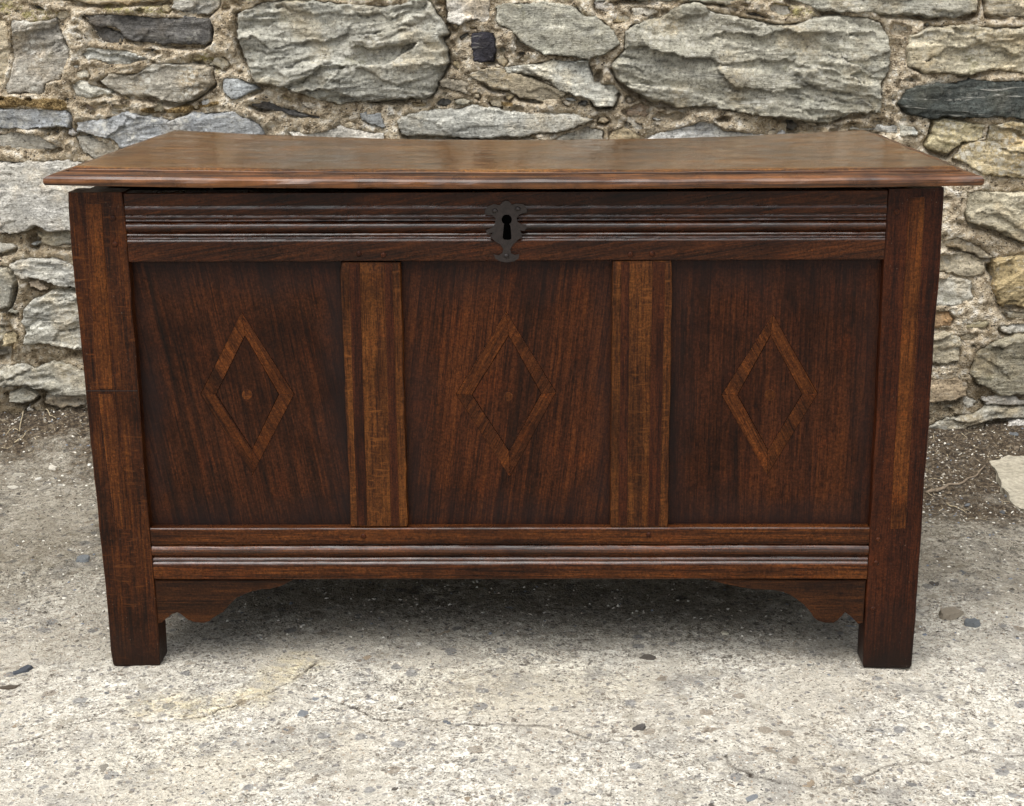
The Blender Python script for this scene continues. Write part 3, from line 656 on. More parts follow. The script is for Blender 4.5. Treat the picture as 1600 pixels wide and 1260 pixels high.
def loft(name, rings, mat, parent, closed=True, smooth=False, caps=True):
    """rings: list of lists of points; consecutive rings are bridged"""
    bm = bmesh.new(); R = [[bm.verts.new(p) for p in r] for r in rings]; n = len(R[0])
    for a, b in zip(R[:-1], R[1:]):
        for i in range(n if closed else n-1):
            j = (i+1) % n; bm.faces.new((a[i], a[j], b[j], b[i]))
    if caps: bm.faces.new(R[0]); bm.faces.new(R[-1][::-1])
    return bm_obj(name, bm, mat, parent, smooth)

def post(name, tl, tr, bl, br, y0, y1, mat, parent, wob=.0009, n=26, r=.0022, topz=None, seed=0):
    """upright or sloping board given its four front corners in world x,z; worn rounded arrises"""
    rings = []
    TS = [0, .0025, .007]+[q_/n for q_ in range(1, n+1)]
    for k, t in enumerate(TS):
        L = Vector(bl).lerp(Vector(tl), t); Rr = Vector(br).lerp(Vector(tr), t)
        wl = wob*float(vn(np.array([t*19+seed]), np.array([seed*3.1]), 5)[0]); wr = wob*float(vn(np.array([t*17+seed+40]), np.array([seed*3.1]), 6)[0])
        rl = r*(1+.5*float(vn(np.array([t*30+seed]), np.array([9.]), 8)[0])); e = 0
        e = r*1.5*max(0, 1-t/.007)*(1+.5*math.sin(seed*3)) if t < .5 else (r if t > .999 else 0)
        xl, zl, xr, zr = L.x+wl+e*.6, L.z, Rr.x+wr-e*.6, Rr.z
        f0 = y0+e*.6
        rings.append([(xl+rl, f0, zl), (xr-rl, f0, zr), (xr-rl*.3, f0+rl*.3, zr), (xr, f0+rl, zr), (xr, y1-r, zr), (xr-r, y1, zr), (xl+r, y1, zl), (xl, y1-r, zl), (xl, f0+rl, zl), (xl+rl*.3, f0+rl*.3, zl)])
    return loft(name, rings, mat, parent)
def fy(px, py, y=0.): return at_y(px, py, y)

PD = .045    # post depth
HX = .60
topL = fy(103, 301); topR = fy(1477, 297); HT = (topL.z+topR.z)/2
fl = post('front_stile', fy(103, 301), fy(192, 301), fy(176, 1043), fy(251, 1043), 0, PD, W_STILE, BOX, seed=1)
frr = post('front_stile', fy(1388, 296), fy(1477, 294), fy(1348, 1044), fy(1425, 1045), 0, PD, W_STILE2, BOX, seed=2)
def onl(a, b, t): return (a[0]+(b[0]-a[0])*t, a[1]+(b[1]-a[1])*t)
# strips let into the stiles (upper / lower on the left where the stile was spliced)
def strip(px4, y, mat, parent, th=.0015, name='inlay_strip', seed=3):
    P = [fy(*p, y) for p in px4]; o = post(name, P[0], P[1], P[3], P[2], y, y+.004, mat, BOX, wob=.0005, n=16, r=.0005, seed=seed)
    o.parent = parent; o.location = o.location-Vector(parent.location); return o
strip([(133, 319), (158, 319), (176, 608), (151, 608)], -.0007, W_INL, fl, seed=4)
strip([(153, 616), (178, 616), (205, 828), (180, 828)], -.0007, W_INL, fl, seed=5)
strip([(1421, 309), (1446, 308), (1415, 826), (1391, 827)], -.0007, W_INL, frr, seed=6)
# splice joint: a thin raised lip line across the left stile
P = [fy(134, 610.5, -.0005), fy(216, 611.5, -.0005)]
JOINT = mat_plain('dark_joint', (22, 14, 11), .7)
bm = bmesh.new(); bmesh.ops.create_cube(bm, size=1, matrix=Matrix.Translation((P[0]+P[1])/2)@Matrix.Diagonal(((P[1]-P[0]).length-.002, .0008, .0008, 1)))
o = bm_obj('splice_joint', bm, JOINT, fl); o.location = o.location-Vector(fl.location)
# back posts and side frames
bz = .0
def boxp(name, x0, x1, y0, y1, z0, z1, mat, parent=BOX, bev=.0015):
    bm = bmesh.new(); bmesh.ops.create_cube(bm, size=1, matrix=Matrix.Translation(((x0+x1)/2, (y0+y1)/2, (z0+z1)/2))@Matrix.Diagonal((x1-x0, y1-y0, z1-z0, 1)))
    bmesh.ops.bevel(bm, geom=bm.edges, offset=bev, segments=2, affect='EDGES', profile=.5)
    o = bm_obj(name, bm, mat, BOX)
    if parent is not BOX: o.parent = parent; o.location = o.location-Vector(parent.location)
    return o
YB = .535
xL, xR = (topL.x+fy(176, 1043).x)/2+.006, (topR.x+fy(1425, 1045).x)/2-.006
for xa, xb in ((xL, xL+.075), (xR-.075, xR)):
    boxp('back_post', xa, xb, YB-.045, YB, 0, HT-.002, W_STILE)
for sgn, xs in ((1, xL), (-1, xR)):
    xa, xb = (xs+.002, xs+.028) if sgn > 0 else (xs-.028, xs-.002)
    boxp('side_rail', xa, xb, PD+.001, YB-.046, HT-.095, HT-.003, W_STILE2)
    boxp('side_rail', xa, xb, PD+.001, YB-.046, .10, .185, W_STILE2)
    boxp('side_muntin', xa+.001, xb-.001, .26, .33, .186, HT-.096, W_STILE2)
    xp = (xa+.010, xa+.018)
    boxp('side_panel', xp[0], xp[1], PD+.001, .259, .186, HT-.096, W_PAN3, bev=.001)
    boxp('side_panel', xp[0], xp[1], .331, YB-.046, .186, HT-.096, W_PAN3, bev=.001)
boxp('back_board', xL+.077, xR-.077, YB-.030, YB-.008, .10, HT-.003, W_PAN3)
boxp('bottom_board', xL+.03, xR-.03, .030, YB-.032, .150, .166, W_PAN3)
# moulded rails: profile = (left pixel row, depth), row shift at the right end
def rail(name, prof, left, right, shiftR, mat, back, n=110, gap=.8, seed=0, pol=()):
    rings = []; (lt, lb), (rt, rb) = left, right     # each ((x,y) top, (x,y) bottom) of the stile edge
    def ex(a, b, v): t = (v-a[1])/(b[1]-a[1]); return a[0]+(b[0]-a[0])*t
    A = []; B = []
    for v, dep in prof:
        A.append((fy(ex(lt, lb, v)+gap, v), dep)); v2 = v+shiftR(v); B.append((fy(ex(rt, rb, v2)-gap, v2), dep))
    for k in range(n+1):
        t = k/n; ring = []
        for i, ((a, d), (b, _)) in enumerate(zip(A, B)):
            p = a.lerp(b, t); w1 = .00012*float(vn(np.array([t*38+seed]), np.array([i*.45]), 15)[0])+.0004*float(vn(np.array([t*9+seed]), np.array([.5]), 16)[0]); w2 = .00012*float(vn(np.array([t*60+seed]), np.array([i*.7]), 17)[0])
            ring.append((p.x, d+w2*(1 if 0 < d+1 else 1), p.z+w1))
        a, b = A[-1][0].lerp(B[-1][0], t), A[0][0].lerp(B[0][0], t)
        ring.append((a.x, back, a.z)); ring.append((b.x, back, b.z))
        rings.append(ring)
    o = loft(name, rings, mat, BOX)
    pv = []
    for i in range(len(prof)):
        v = prof[i][0]; pv.append(1. if any(a_ <= v <= b_ for a_, b_ in pol) else 0.)
    attr(o.data, 'polish', np.array((pv+[0., 0.])*(n+1)))
    return o
m = .001
profT = [(302.5, 2*m), (303.5, .3*m), (312, 0), (321.2, 0), (322.0, 1.9*m), (322.7, 2.0*m), (324.8, 1.0*m), (328.0, .1*m), (331, 0), (335.2, .1*m), (336.2, 2.2*m), (337.0, 2.3*m), (338.8, 1.2*m), (341.2, .5*m), (342.4, .9*m), (343.0, 2.8*m), (343.7, 2.9*m), (345.4, 1.8*m), (346.8, 1.4*m), (347.5, 5*m), (348.2, 5.5*m)]
for k in range(11):
    a = math.pi*(k/10); profT.append((356-7.6*math.cos(a), 5*m-6.5*m*math.sin(a)))
profT += [(364.3, 5*m), (365.0, 4.4*m), (366.8, 2.2*m), (368.4, 1.2*m), (369.2, 1.5*m), (369.9, 3.2*m), (370.7, 3.2*m), (372.6, 1.5*m), (374.0, 1.0*m), (374.7, 2.3*m), (375.4, 2.3*m), (378.6, .2*m), (385, 0), (400, 0), (408, 0), (409.4, .8*m), (410, 2*m)]
TR = rail('top_rail', profT, ((192, 301), (251, 1043)), ((1388, 296), (1348, 1044)), lambda v: -2.2-1.6*(v-302)/108 - (3 if v < 315 else 0), W_RAIL, .032, seed=3, pol=((322.6, 325), (337, 339.5), (343.5, 345.6), (348, 358), (365, 369.5), (370.6, 374.2), (375.3, 376)))
profB = [(826.4, 16.5*m), (826.0, 11*m), (825.6, 4*m), (826.4, 1.4*m), (828, .3*m), (829.5, 0), (838, 0), (847.5, 0), (848.4, .6*m), (850.2, 1.2*m), (851.4, 1.6*m), (852.2, 4*m), (853.4, 5.5*m)]
for k in range(9):
    a = math.pi*(k/8); profB.append((862-7.6*math.cos(a)*1.05, 5*m-6.6*m*math.sin(a)))
profB += [(870.8, 6*m), (872.2, 6*m), (872.9, 4.5*m), (875.2, 2.4*m), (876.8, 1.7*m), (877.6, 2*m), (878.2, 3.6*m), (879, 3.5*m), (881.6, 1.2*m), (883.6, .2*m), (890, 0), (899, 0), (904.5, .4*m), (906, 1.6*m)]
BR = rail('bottom_rail', profB, ((192, 301), (251, 1043)), ((1388, 296), (1348, 1044)), lambda v: -1.5+1.0*(v-819)/90, W_RAILB, .034, seed=9, pol=((825, 827), (853, 864), (872.5, 877), (878.9, 882)))
# muntins with their strips
mu1 = post('muntin', fy(531, 411), fy(625.5, 411), fy(548, 825), fy(637, 825), .0009, .022, W_MUN, BOX, seed=11)
mu2 = post('muntin', fy(957, 409), fy(1051, 408), fy(953.5, 824.4), fy(1043.5, 824.4), .0009, .022, W_MUN, BOX, seed=12)
strip([(545, 412), (562, 412), (574, 822), (558, 822)], .0003, W_INLD, mu1, seed=13)
strip([(600, 412), (613, 412), (624, 822), (611, 822)], .0003, W_INLD, mu1, seed=14)
strip([(971, 410), (984, 410), (980, 822), (966, 822)], .0003, W_INLD, mu2, seed=15)
strip([(1020, 410), (1040, 410), (1030, 822), (1012, 822)], .0003, W_INLD, mu2, seed=16)
# panels
SEAM = mat_plain('seam_wax', (22, 12, 7), .9); SEAM.node_tree.nodes['Principled BSDF'].inputs['Specular IOR Level'].default_value = 0
PY = .0165
def panel(x0t, x1t, x1b, x0b, mat, seed, dia, inner, dot, dr, imat):
    a = [fy(x0t, 404, PY), fy(x1t, 404, PY), fy(x1b, 826, PY), fy(x0b, 826, PY)]
    o = post('panel', a[0], a[1], a[3], a[2], PY, PY+.009, mat, BOX, wob=.0001, seed=seed)
    def piece(name, pts, parent, th=.0006, r=.0002, m_=imat):
        bm = bmesh.new(); f = [bm.verts.new(fy(*p, PY-th)) for p in pts]; b = [bm.verts.new(fy(*p, PY-th)+Vector((0, .003, 0))) for p in pts]
        bm.faces.new(f); bm.faces.new(b[::-1])
        for i in range(len(pts)): bm.faces.new((f[i], f[(i+1) % len(pts)], b[(i+1) % len(pts)], b[i]))
        q = bm_obj(name, bm, m_, BOX)
        q.parent = parent; q.location = q.location-Vector(parent.location); return q
    T, Rr, B, L = dia; t, r2, b_, l_ = inner; g = .6
    def gro(p, k, c0=dot): d_ = math.hypot(p[0]-c0[0], p[1]-c0[1]); return (p[0]+(p[0]-c0[0])/d_*k, p[1]+(p[1]-c0[1])/d_*k)
    O_ = [gro(p, 1.0) for p in dia]; I_ = [gro(p, -1.0) for p in inner]
    for q_ in range(4): piece('inlay_seam', [O_[q_], O_[(q_+1) % 4], I_[(q_+1) % 4], I_[q_]], o, .0003, .0002, SEAM)
    piece('inlay_band', [T, Rr, r2, t], o); piece('inlay_band', [(Rr[0], Rr[1]+g), B, b_, (r2[0], r2[1]+g)], o, .0007)
    piece('inlay_band', [(B[0]-g, B[1]), (L[0], L[1]+g), (l_[0], l_[1]+g), (b_[0]-g, b_[1])], o); piece('inlay_band', [L, (T[0]-g, T[1]), (t[0]-g, t[1]), l_], o, .0007)
    piece('inlay_dot', [(dot[0]+dr*math.cos(k*math.pi/7), dot[1]+dr*math.sin(k*math.pi/7)) for k in range(14)], o, m_=W_INL)
    return o
def band(name, c, k, light):
    return mat_wood(name, 2, *[tuple(int(q*light) for q in cc) for cc in ((48, 26, 17), (74, 41, 23), (98, 56, 30))], slant=k, rough=.34, spec=.12, k=.80)
panel(199, 537, 552, 230, W_PAN, 21, [(378, 489), (459, 616), (394, 742), (314, 616)], [(383, 524), (436, 616), (394, 703), (337, 616)], (386, 617), 8, band('band_a', 0, .5, 1.2))
panel(620, 961, 958, 631, W_PAN2, 22, [(791, 488), (868, 613), (797, 745), (713, 616)], [(795, 524), (846, 615), (796, 706), (737, 617)], (794, 620), 7, band('band_b', 0, -.5, 1.14))
panel(1046, 1388, 1366, 1038, W_PAN3, 23, [(1208, 492), (1277, 615), (1199, 742), (1128, 617)], [(1204, 524), (1254, 616), (1200, 704), (1152, 617)], (1203, 618), 9, band('band_c', 0, .5, 1.2))
# shaped brackets
def bracket(pts):
    bm = bmesh.new(); f = []; b = []
    n = len(pts)
    for i, p in enumerate(pts):
        w0 = fy(p[0], p[1], .003); f.append(bm.verts.new(w0)); b.append(bm.verts.new((w0.x, .022, w0.z)))
    ff = bm.faces.new(f); bm.faces.new(b[::-1])
    for i in range(n): bm.faces.new((f[i], f[(i+1) % n], b[(i+1) % n], b[i]))
    bmesh.ops.bevel(bm, geom=[e for e in ff.edges], offset=.0012, segments=2, affect='EDGES')
    bmesh.ops.triangulate(bm, faces=[q for q in bm.faces if len(q.verts) > 6])
    return bm_obj('corner_bracket', bm, W_BR, BOX)
bracket([(241, 907.5), (458, 906.5), (449, 911), (440, 914), (434, 918.5), (423, 920), (409, 921), (394, 924), (381, 928), (370, 934), (361, 941), (355, 949), (349, 957), (340, 960), (333, 964), (328, 971), (318, 974), (304, 973), (293, 969), (287, 964), (282, 958), (277, 956), (268, 960), (260, 965), (254, 973), (246, 976)])
bracket([(1102, 905.5), (1353, 907.5), (1348.5, 974), (1341, 976), (1336, 970), (1328, 962), (1320, 955), (1314, 964), (1309, 970), (1303, 974), (1290, 974), (1279, 971), (1272, 966), (1265, 955), (1256, 945), (1246, 937), (1236, 929), (1224, 924), (1208, 922), (1176, 921), (1160, 919), (1146, 914), (1130, 912)])
# pegs
def peg(px, py, parent, y=0., r=.0042):
    c = fy(px, py, y); bm = bmesh.new()
    rings = [(r, .002), (r*.95, -.0009), (r*.6, -.0016)]; n = 10; V = []
    for rad, dy in rings: V.append([bm.verts.new((c.x+rad*math.cos(2*math.pi*k/n), c.y+dy, c.z+rad*math.sin(2*math.pi*k/n))) for k in range(n)])
    for a, b in zip(V[:-1], V[1:]):
        for k in range(n): bm.faces.new((a[k], a[(k+1) % n], b[(k+1) % n], b[k]))
    bm.faces.new(V[-1])
    o = bm_obj('peg', bm, W_INLD, BOX, True); o.parent = parent; o.location = o.location-Vector(parent.location)
for p in ((177, 341), (180, 382)): peg(*p, fl)
for p in ((1401, 331), (1372, 844), (1369, 880), (1364, 952)): peg(*p, frr)
for p in ((561, 397), (599, 399), (985, 398), (1019, 397)): peg(*p, TR)
for p in ((568, 838), (1014, 836)): peg(*p, BR)
KH = mat_plain('keyhole_black', (3, 3, 3), 1); KH.node_tree.nodes['Principled BSDF'].inputs['Specular IOR Level'].default_value = 0
# iron escutcheon with keyhole
def zc(p): return (680+p[0]/6.6667, 270+p[1]/6.6667)
out = [(705,305),(735,292),(770,300),(800,335),(850,322),(920,330),(955,370),(955,415),(900,425),(872,440),(848,480),(858,515),(890,532),(950,545),(955,575),(930,608),(880,600),(905,640),(900,670),(850,712),(805,755),(782,800),(790,840),(830,858),(875,848),(868,895),(820,925),(745,936),(680,925),(630,900),(608,852),(660,862),(700,840),(708,795),(680,750),(620,712),(572,668),(600,625),(540,642),(528,602),(580,578),(622,540),(628,475),(600,447),(520,438),(518,395),(550,350),(610,328),(670,340)]
key = [(745+54*math.cos(a), 488+54*math.sin(a)) for a in [math.radians(120+300*k/10+0) for k in range(11)]]
key = [(745+54*math.sin(math.radians(a)), 490-54*math.cos(math.radians(a))) for a in range(-150, 151, 25)]
key = key+[(785, 560), (795, 690), (770, 702), (720, 700), (702, 680), (714, 560)]
def keyed_plate():
    bm = bmesh.new(); y = -.0032
    O = [bm.verts.new(fy(*zc(p), y)) for p in out]; K = [bm.verts.new(fy(*zc(p), y)) for p in key]
    eo = [bm.edges.new((O[i], O[(i+1) % len(O)])) for i in range(len(O))]; ek = [bm.edges.new((K[i], K[(i+1) % len(K)])) for i in range(len(K))]
    bmesh.ops.triangle_fill(bm, edges=eo+ek, use_beauty=True)
    # remove faces inside keyhole
    cz_ = [zc(p) for p in key]
    ret = bmesh.ops.extrude_face_region(bm, geom=list(bm.faces)); vs2 = [g for g in ret['geom'] if isinstance(g, bmesh.types.BMVert)]
    bmesh.ops.translate(bm, verts=vs2, vec=(0, .0016, 0))
    return bm_obj('escutcheon', bm, IRON, BOX)
esc = keyed_plate()
bm = bmesh.new(); kv = [bm.verts.new(fy(*zc((745+(p[0]-745)*1.12, 590+(p[1]-590)*1.06)), -.0021)) for p in key]; bm.faces.new(kv)
o = bm_obj('keyhole', bm, KH, BOX); o.parent = esc; o.location = o.location-Vector(esc.location)
for p in ((622, 398), (862, 378), (740, 868)):
    c = fy(*zc(p), -.0034); bm = bmesh.new(); bmesh.ops.create_icosphere(bm, subdivisions=2, radius=.0040, matrix=Matrix.Translation(c)@Matrix.Diagonal((1, .5, .8, 1)))
    o = bm_obj('nail_head', bm, IRON, BOX, True); o.parent = esc; o.location = o.location-Vector(esc.location)

# lid
LY0 = -.030
pl, pr = fy(68, 291, LY0), fy(1538, 291.5, LY0)
LT = .0225
bl_, br_ = at_z(249, 204.5, pl.z+LT*.85), at_z(1386, 208, pr.z+LT*.85)
YBK = (bl_.y+br_.y)/2
print('lid', pl, pr, bl_, br_, 'H', HT)
nx_, ny_ = 120, 40
prof = [(.030, .0), (.006, .0), (.0022, .0008), (.0004, .0035), (0, .0065), (.0008, .0098), (.0035, .0128), (.008, .0146), (.016, .0162), (.0235, .0176), (.0240, .0150), (.0268, .0148), (.0274, .0190), (.031, .0192), (.0316, .0214), (.034, .0223), (.038, LT)]
def lidpt(u, v, inset, z):
    xa, xb = (pl.x+(bl_.x-pl.x)*v), (pr.x+(br_.x-pr.x)*v)
    y = LY0+(YBK-LY0)*v; x = xa+(xb-xa)*u
    cxm, cym = (xa+xb)/2, (LY0+YBK)/2
    x = cxm+(x-cxm)*(1-2*inset/(xb-xa)); y = y+inset*((1-v)-v*.12)
    s = max(0, 1-((u-.5)*2)**2)
    zz = pl.z+(pr.z-pl.z)*u+z-s*(.0045+.0125*max(0, v)**1.5)
    e = max(0, 1-inset/.03)
    zz += .0006*float(vn(np.array([x*22]), np.array([y*22+z*300]), 91)[0])
    y += e*.0007*float(vn(np.array([x*45]), np.array([z*200.]), 92)[0]); 
    if u < .002 or u > .998: x += .001*float(vn(np.array([y*40]), np.array([z*200.]), 93)[0])
    return (x, y, zz)
per = [(i/nx_, 0) for i in range(nx_)]+[(1, j/ny_) for j in range(ny_)]+[(1-i/nx_, 1) for i in range(nx_)]+[(0, 1-j/ny_) for j in range(ny_)]
bm = bmesh.new(); rings = []
for ins, z in prof: rings.append([bm.verts.new(lidpt(u, v, ins, z)) for u, v in per])
n = len(per)
for a, b in zip(rings[:-1], rings[1:]):
    for i in range(n): bm.faces.new((a[i], a[(i+1) % n], b[(i+1) % n], b[i]))
bm.faces.new(rings[0][::-1])
ridx = {(round(u*nx_), round(v*ny_)): rings[-1][i] for i, (u, v) in enumerate(per)}
G = {}
for j in range(ny_+1):
    for i in range(nx_+1):
        G[i, j] = ridx.get((i, j)) or bm.verts.new(lidpt(i/nx_, j/ny_, .038, LT))
for j in range(ny_):
    for i in range(nx_): bm.faces.new((G[i, j], G[i+1, j], G[i+1, j+1], G[i, j+1]))
nring = len(prof)*n
lid = bm_obj('lid', bm, W_LID, BOX, False)
rv = np.zeros(len(lid.data.vertices)); gv_ = np.zeros(len(rv))
for r_i, (ins, z) in enumerate(prof):
    rv[r_i*n:(r_i+1)*n] = 1 if ins < .0275 else 0
    if z in (.0150, .0148): gv_[r_i*n:(r_i+1)*n] = .9
attr(lid.data, 'rim', rv); attr(lid.data, 'groove', gv_)
lid['label'] = 'polished brown oak lid with moulded front edge'
for p in lid.data.polygons:
    if p.normal.z > .98: p.use_smooth = True

# ------------------------------------------------------------------ loose bits
def rock_mesh(seed, n=9, th=.4):
    R = random.Random(seed); bm = bmesh.new(); top = []; bot = []
    for k in range(n):
        t = 2*math.pi*k/n+R.uniform(-.25, .25); q = R.uniform(.65, 1.1); x, y = math.cos(t)*q, math.sin(t)*q
        top.append(bm.verts.new((x*.82, y*.82, th*R.uniform(.6, 1)))); bot.append(bm.verts.new((x, y, -.2*th)))
    bm.faces.new(top); bm.faces.new(bot[::-1])
    for k in range(n): bm.faces.new((bot[k], bot[(k+1) % n], top[(k+1) % n], top[k]))
    bmesh.ops.recalc_face_normals(bm, faces=bm.faces)
    bmesh.ops.triangulate(bm, faces=[f for f in bm.faces if len(f.verts) > 4])
    me = bpy.data.meshes.new('stone_chip'); bm.to_mesh(me); bm.free(); me.materials.append(MC); return me
chips = [rock_mesh(s, random.Random(s).choice((6, 7, 8, 9)), .35) for s in range(14)]
cc_ = [(146,140,128), (124,122,118), (108,111,114), (176,170,158), (206,202,190), (92,86,78), (158,142,120), (134,137,139)]
R3 = random.Random(8); cnt = 0
while cnt < 290:
    px, py = R3.uniform(-10, 1610), R3.uniform(650, 1270)
    p = at_z(px, py)
    if p.y > WY-.05: continue
    inbox = 230 < px < 1360 and p.y > .33
    if 150 < px < 1450 and py < 905: continue
    d = float(dirt_m(np.array([[p.x]]), np.array([[p.y]]))[0, 0])
    if p.y < .1 and R3.random() < .5: continue
    s = R3.uniform(.0035, .0085)*(1+.5*d) if R3.random() < .85 else R3.uniform(.009, .015)
    o = link('stone_chip', R3.choice(chips), None, GROUND)
    o.location = (p.x, p.y, gh(p.x, p.y)+(-.0006 if d < .5 else .0003)); o.rotation_euler = (R3.uniform(-.25, .25)*d, R3.uniform(-.25, .25)*d, R3.uniform(0, 6.28))
    o.scale = (s, s*R3.uniform(.45, .8), s*R3.uniform(.3, .55)*(1+d)*(1 if d > .4 else .6))
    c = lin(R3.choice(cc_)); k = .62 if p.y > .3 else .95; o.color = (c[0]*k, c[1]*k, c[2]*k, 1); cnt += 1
# grit: one mass of tiny fragments
def grit(name, N, fn, smin, smax, seed, hf=.6):
    R = np.random.default_rng(seed); V = []; Q = []; b = 0
    base = np.array([(1, 0, 0), (.3, .9, 0), (-.8, .6, 0), (-.7, -.7, 0), (.4, -.9, 0), (.1, .1, 1)], float)
    tri = [(0, 1, 5), (1, 2, 5), (2, 3, 5), (3, 4, 5), (4, 0, 5)]
    k = 0
    while k < N:
        r = fn(R)
        if r is None: continue
        x, y, sc = r; s = R.uniform(smin, smax)*sc; a = R.uniform(0, 6.28)
        P = base*[s, s*R.uniform(.5, .9), s*hf*R.uniform(.5, 1.2)]; P += R.normal(0, s*.15, P.shape)
        ca, sa = math.cos(a), math.sin(a); P = np.stack([P[:, 0]*ca-P[:, 1]*sa+x, P[:, 0]*sa+P[:, 1]*ca+y, P[:, 2]], -1)
        V.append(P); Q += [(b+i, b+j, b+l) for i, j, l in tri]; b += 6; k += 1
    V = np.concatenate(V); V[:, 2] += ground_h(V[:, :1].copy(), V[:, 1:2].copy())[:, 0]-.0006
    me = np_mesh(name, V, np.array(Q), False); o = link(name, me, MGR, GROUND); o['kind'] = 'stuff'; return o
def f1(R):
    px, py = R.uniform(-30, 1630), R.uniform(640, 1000)
    if 170 < px < 1440 and py < 905: return None
    p = at_z(px, py)
    if p.y > WY: return None
    d = float(dirt_m(np.array([[p.x]]), np.array([[p.y]]))[0, 0])
    if R.uniform() > .25+.75*d: return None
    return p.x, p.y, 1
grit('grit', 6500, f1, .0012, .0044, 3)
def f2(R):
    k = R.integers(0, 4)
    x0, x1_, y0, y1_ = ((-.475, -.37, -.03, .06), (.37, .50, -.03, .06), (-1.0, .9, -.35, .3), (-.4, .4, .1, .4))[k]
    return R.uniform(x0, x1_), R.uniform(y0, y1_), .7
grit('fine_grit', 900, f2, .0008, .0026, 5)
V = []; Q = []; Rl = np.random.default_rng(9); b_ = 0
while b_ < 6*90:
    px, py = Rl.uniform(-20, 1620), Rl.uniform(630, 860)
    if 150 < px < 1450: continue
    p = at_z(px, py)
    if p.y > WY-.02 or dirt_m(np.array([[p.x]]), np.array([[p.y]]))[0, 0] < .5: continue
    L_ = Rl.uniform(.006, .024); a_ = Rl.uniform(0, 6.28); rw = Rl.uniform(.0003, .0006); dx, dy = math.cos(a_), math.sin(a_); bend = Rl.uniform(-.3, .3)*L_
    for k in (-1, 0, 1):
        cx__, cy__ = p.x+dx*L_/2*k-dy*bend*(1-k*k), p.y+dy*L_/2*k+dx*bend*(1-k*k); z_ = gh(cx__, cy__)+.002
        V += [(cx__-dy*rw, cy__+dx*rw, z_), (cx__+dy*rw, cy__-dx*rw, z_+rw)]
    Q += [(b_, b_+1, b_+3, b_+2), (b_+2, b_+3, b_+5, b_+4)]; b_ += 6
o = link('straw_litter', np_mesh('straw_litter', np.array(V), np.array(Q), False), STRAW, GROUND); o['kind'] = 'stuff'

def tube(name, pts, r, mat, parent=None):
    bm = bmesh.new(); rings = []; pts = [Vector(p) for p in pts]; n = 6
    for i, p in enumerate(pts):
        d = (pts[min(i+1, len(pts)-1)]-pts[max(i-1, 0)]).normalized(); a = d.cross(Vector((0, 0, 1)));
        a = a.normalized() if a.length > .05 else Vector((1, 0, 0)); b = d.cross(a); rad = r*(1-.6*i/(len(pts)-1))*(1 if i else .6)
        rings.append([bm.verts.new(p+a*rad*math.cos(6.283*k/n)+b*rad*math.sin(6.283*k/n)) for k in range(n)])
    for a, b in zip(rings[:-1], rings[1:]):
        for k in range(n): bm.faces.new((a[k], a[(k+1) % n], b[(k+1) % n], b[k]))
    bm.faces.new(rings[0]); bm.faces.new(rings[-1][::-1])
    return bm_obj(name, bm, mat, parent, True)
def groundline(pix, lift=.004, arch=0., n=14):
    W_ = [at_z(*p, .0) for p in pix]; 
    # refine height (bank) by iterating on the ray
    W2 = []
    for p in pix:
        z = 0.
        for _ in range(6): q = at_z(p[0], p[1], z); z = gh(q.x, q.y)
        W2.append(q)
    out = []
    for i in range(len(W2)-1):
        for k in range(n//(len(W2)-1)+1):
            t = k/(n//(len(W2)-1)+1); out.append(W2[i].lerp(W2[i+1], t))
    out.append(W2[-1]); m_ = len(out)
    return [Vector((p.x, p.y, gh(p.x, p.y)+lift+arch*math.sin(math.pi*i/(m_-1)))) for i, p in enumerate(out)]
t = tube('twig', groundline([(1446, 772), (1475, 765), (1505, 752), (1539, 729)], .003), .0042, TWIG)
tag(t, 'long grey-brown twig lying on the dirt to the right of the coffer', 'twig')
t = tube('dry_stem', groundline([(1478, 788), (1495, 795), (1510, 804)], .003), .0016, STRAW); tag(t, 'short straw stem lying at the edge of the right-hand dirt patch', 'stem')
for pix, lab in (([(0, 615), (12, 623), (25, 628)], 'pale dry stem at the wall foot by the left photo edge'), ([(35, 632), (37, 650), (30, 672), (20, 668), (10, 674)], 'hooked pale root curling on the dirt left of the coffer'), ([(71, 641), (78, 650), (88, 655)], 'small curved pale stem on dirt close to the coffer'), ([(22, 690), (34, 680), (46, 664)], 'straight grey stem on the dirt below the hooked root')):
    z = 0.03
    t = tube('dry_stem', groundline(pix, .003, .006), .0014, STRAW); tag(t, lab, 'stem')
def rock(name, px, py, sx, sy, sz, colr, rz, lab, cat='stone chip', seed=3, tilt=0, n=9):
    z = 0.
    for _ in range(6): q = at_z(px, py, z); z = gh(q.x, q.y)
    me = rock_mesh(seed, n, .5); o = link(name, me, None, None, (q.x, q.y, z-.001)); o.scale = (sx, sy, sz); o.rotation_euler = (tilt, 0, rz); o.color = lin(colr)
    bm = bmesh.new(); bm.from_mesh(me); bmesh.ops.subdivide_edges(bm, edges=bm.edges, cuts=2, use_grid_fill=True, fractal=.0)
    R = random.Random(seed)
    for v in bm.verts: v.co += Vector((R.uniform(-.04, .04), R.uniform(-.04, .04), R.uniform(-.05, .05)))
    bm.to_mesh(me); bm.free()
    tag(o, lab, cat); return o
rock('slate_chip', 129, 873, .014, .018, .009, (112, 116, 118), .3, 'blue-grey slate chip on the ground left of the coffer, beside its stile', seed=2)
rock('slate_chip', 36, 1048, .010, .020, .010, (74, 78, 84), -.5, 'dark grey pointed slate chip in the left foreground', seed=5)
rock('bark_flake', 12, 1075, .022, .007, .006, (84, 74, 62), .35, 'brown flake lying at the left edge of the foreground concrete', 'flake', seed=6)
rock('slate_chip', 1000, 1138, .014, .008, .012, (92, 88, 84), .6, 'broken dark chip sitting alone in the central foreground', seed=7)
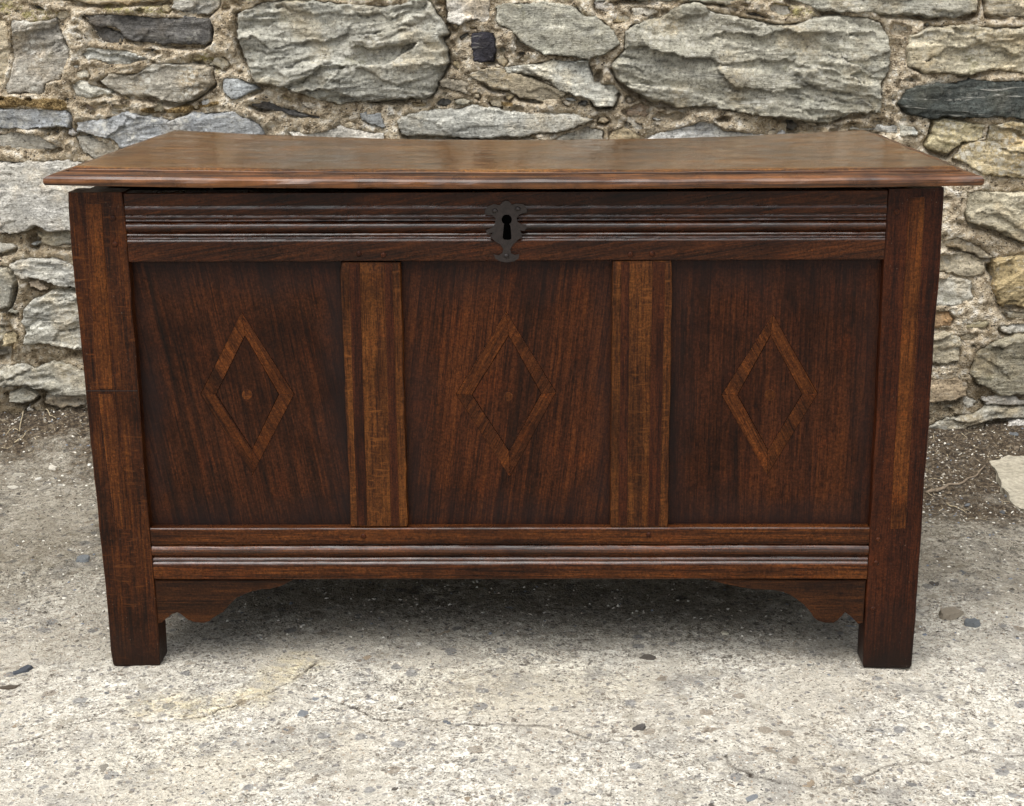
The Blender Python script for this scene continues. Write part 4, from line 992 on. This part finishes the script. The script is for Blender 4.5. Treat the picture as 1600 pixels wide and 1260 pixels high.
rock('pebble', 1132, 990, .007, .006, .008, (196, 190, 170), 0, 'pale round pebble in the shade below the right-hand bracket', 'pebble', seed=8)
rock('pebble', 655, 1006, .006, .005, .007, (210, 206, 196), 0, 'small white pebble under the middle of the coffer', 'pebble', seed=9)
rock('stone_lump', 1482, 962, .026, .022, .022, (138, 128, 112), .4, 'brown angular lump set in concrete beside the right foot', 'stone', seed=10)
rock('stone_lump', 1518, 975, .016, .014, .016, (104, 108, 110), 1.0, 'blue-grey lump behind the brown one by the right foot', 'stone', seed=12)
bm = bmesh.new(); sp_ = [(1547, 720), (1572, 717), (1610, 712), (1665, 706), (1690, 760), (1690, 850), (1640, 836), (1612, 806), (1588, 788), (1566, 762)]
tv = [bm.verts.new(at_z(px, py, .009)) for px, py in sp_]; bv_ = [bm.verts.new(at_z(px, py, .009)*1.0+Vector((0, 0, -.03))) for px, py in sp_]
bm.faces.new(tv); bm.faces.new(bv_[::-1])
for i_ in range(len(tv)): bm.faces.new((tv[i_], tv[(i_+1) % len(tv)], bv_[(i_+1) % len(tv)], bv_[i_]))
bmesh.ops.triangulate(bm, faces=bm.faces); bmesh.ops.subdivide_edges(bm, edges=bm.edges, cuts=5, use_grid_fill=True)
for v in bm.verts: v.co += Vector((jit(v.co, .004, 30), jit(v.co+Vector((3, 1, 2)), .004, 30), jit(v.co, .005, 22)+jit(v.co, .002, 90)))
o = bm_obj('stone_slab', bm, MC, None, False); o.color = lin((158, 151, 134))
tag(o, 'flat pale stone half buried in dirt at right photo edge', 'stone')
for (px, py, s, c_, sd) in ((82, 730, .020, (206, 200, 186), 21), (20, 762, .016, (196, 190, 176), 22), (60, 748, .012, (212, 208, 198), 23), (105, 768, .016, (150, 144, 132), 24), (30, 740, .015, (170, 164, 150), 25), (70, 765, .018, (146, 140, 128), 26), (139, 718, .008, (220, 216, 206), 27)):
    o = rock('stone_chip', px, py, s, s*.55, s*.5, c_, sd, 'x', seed=sd)
    for k in ('label', 'category'): del o[k]
    o.parent = GROUND
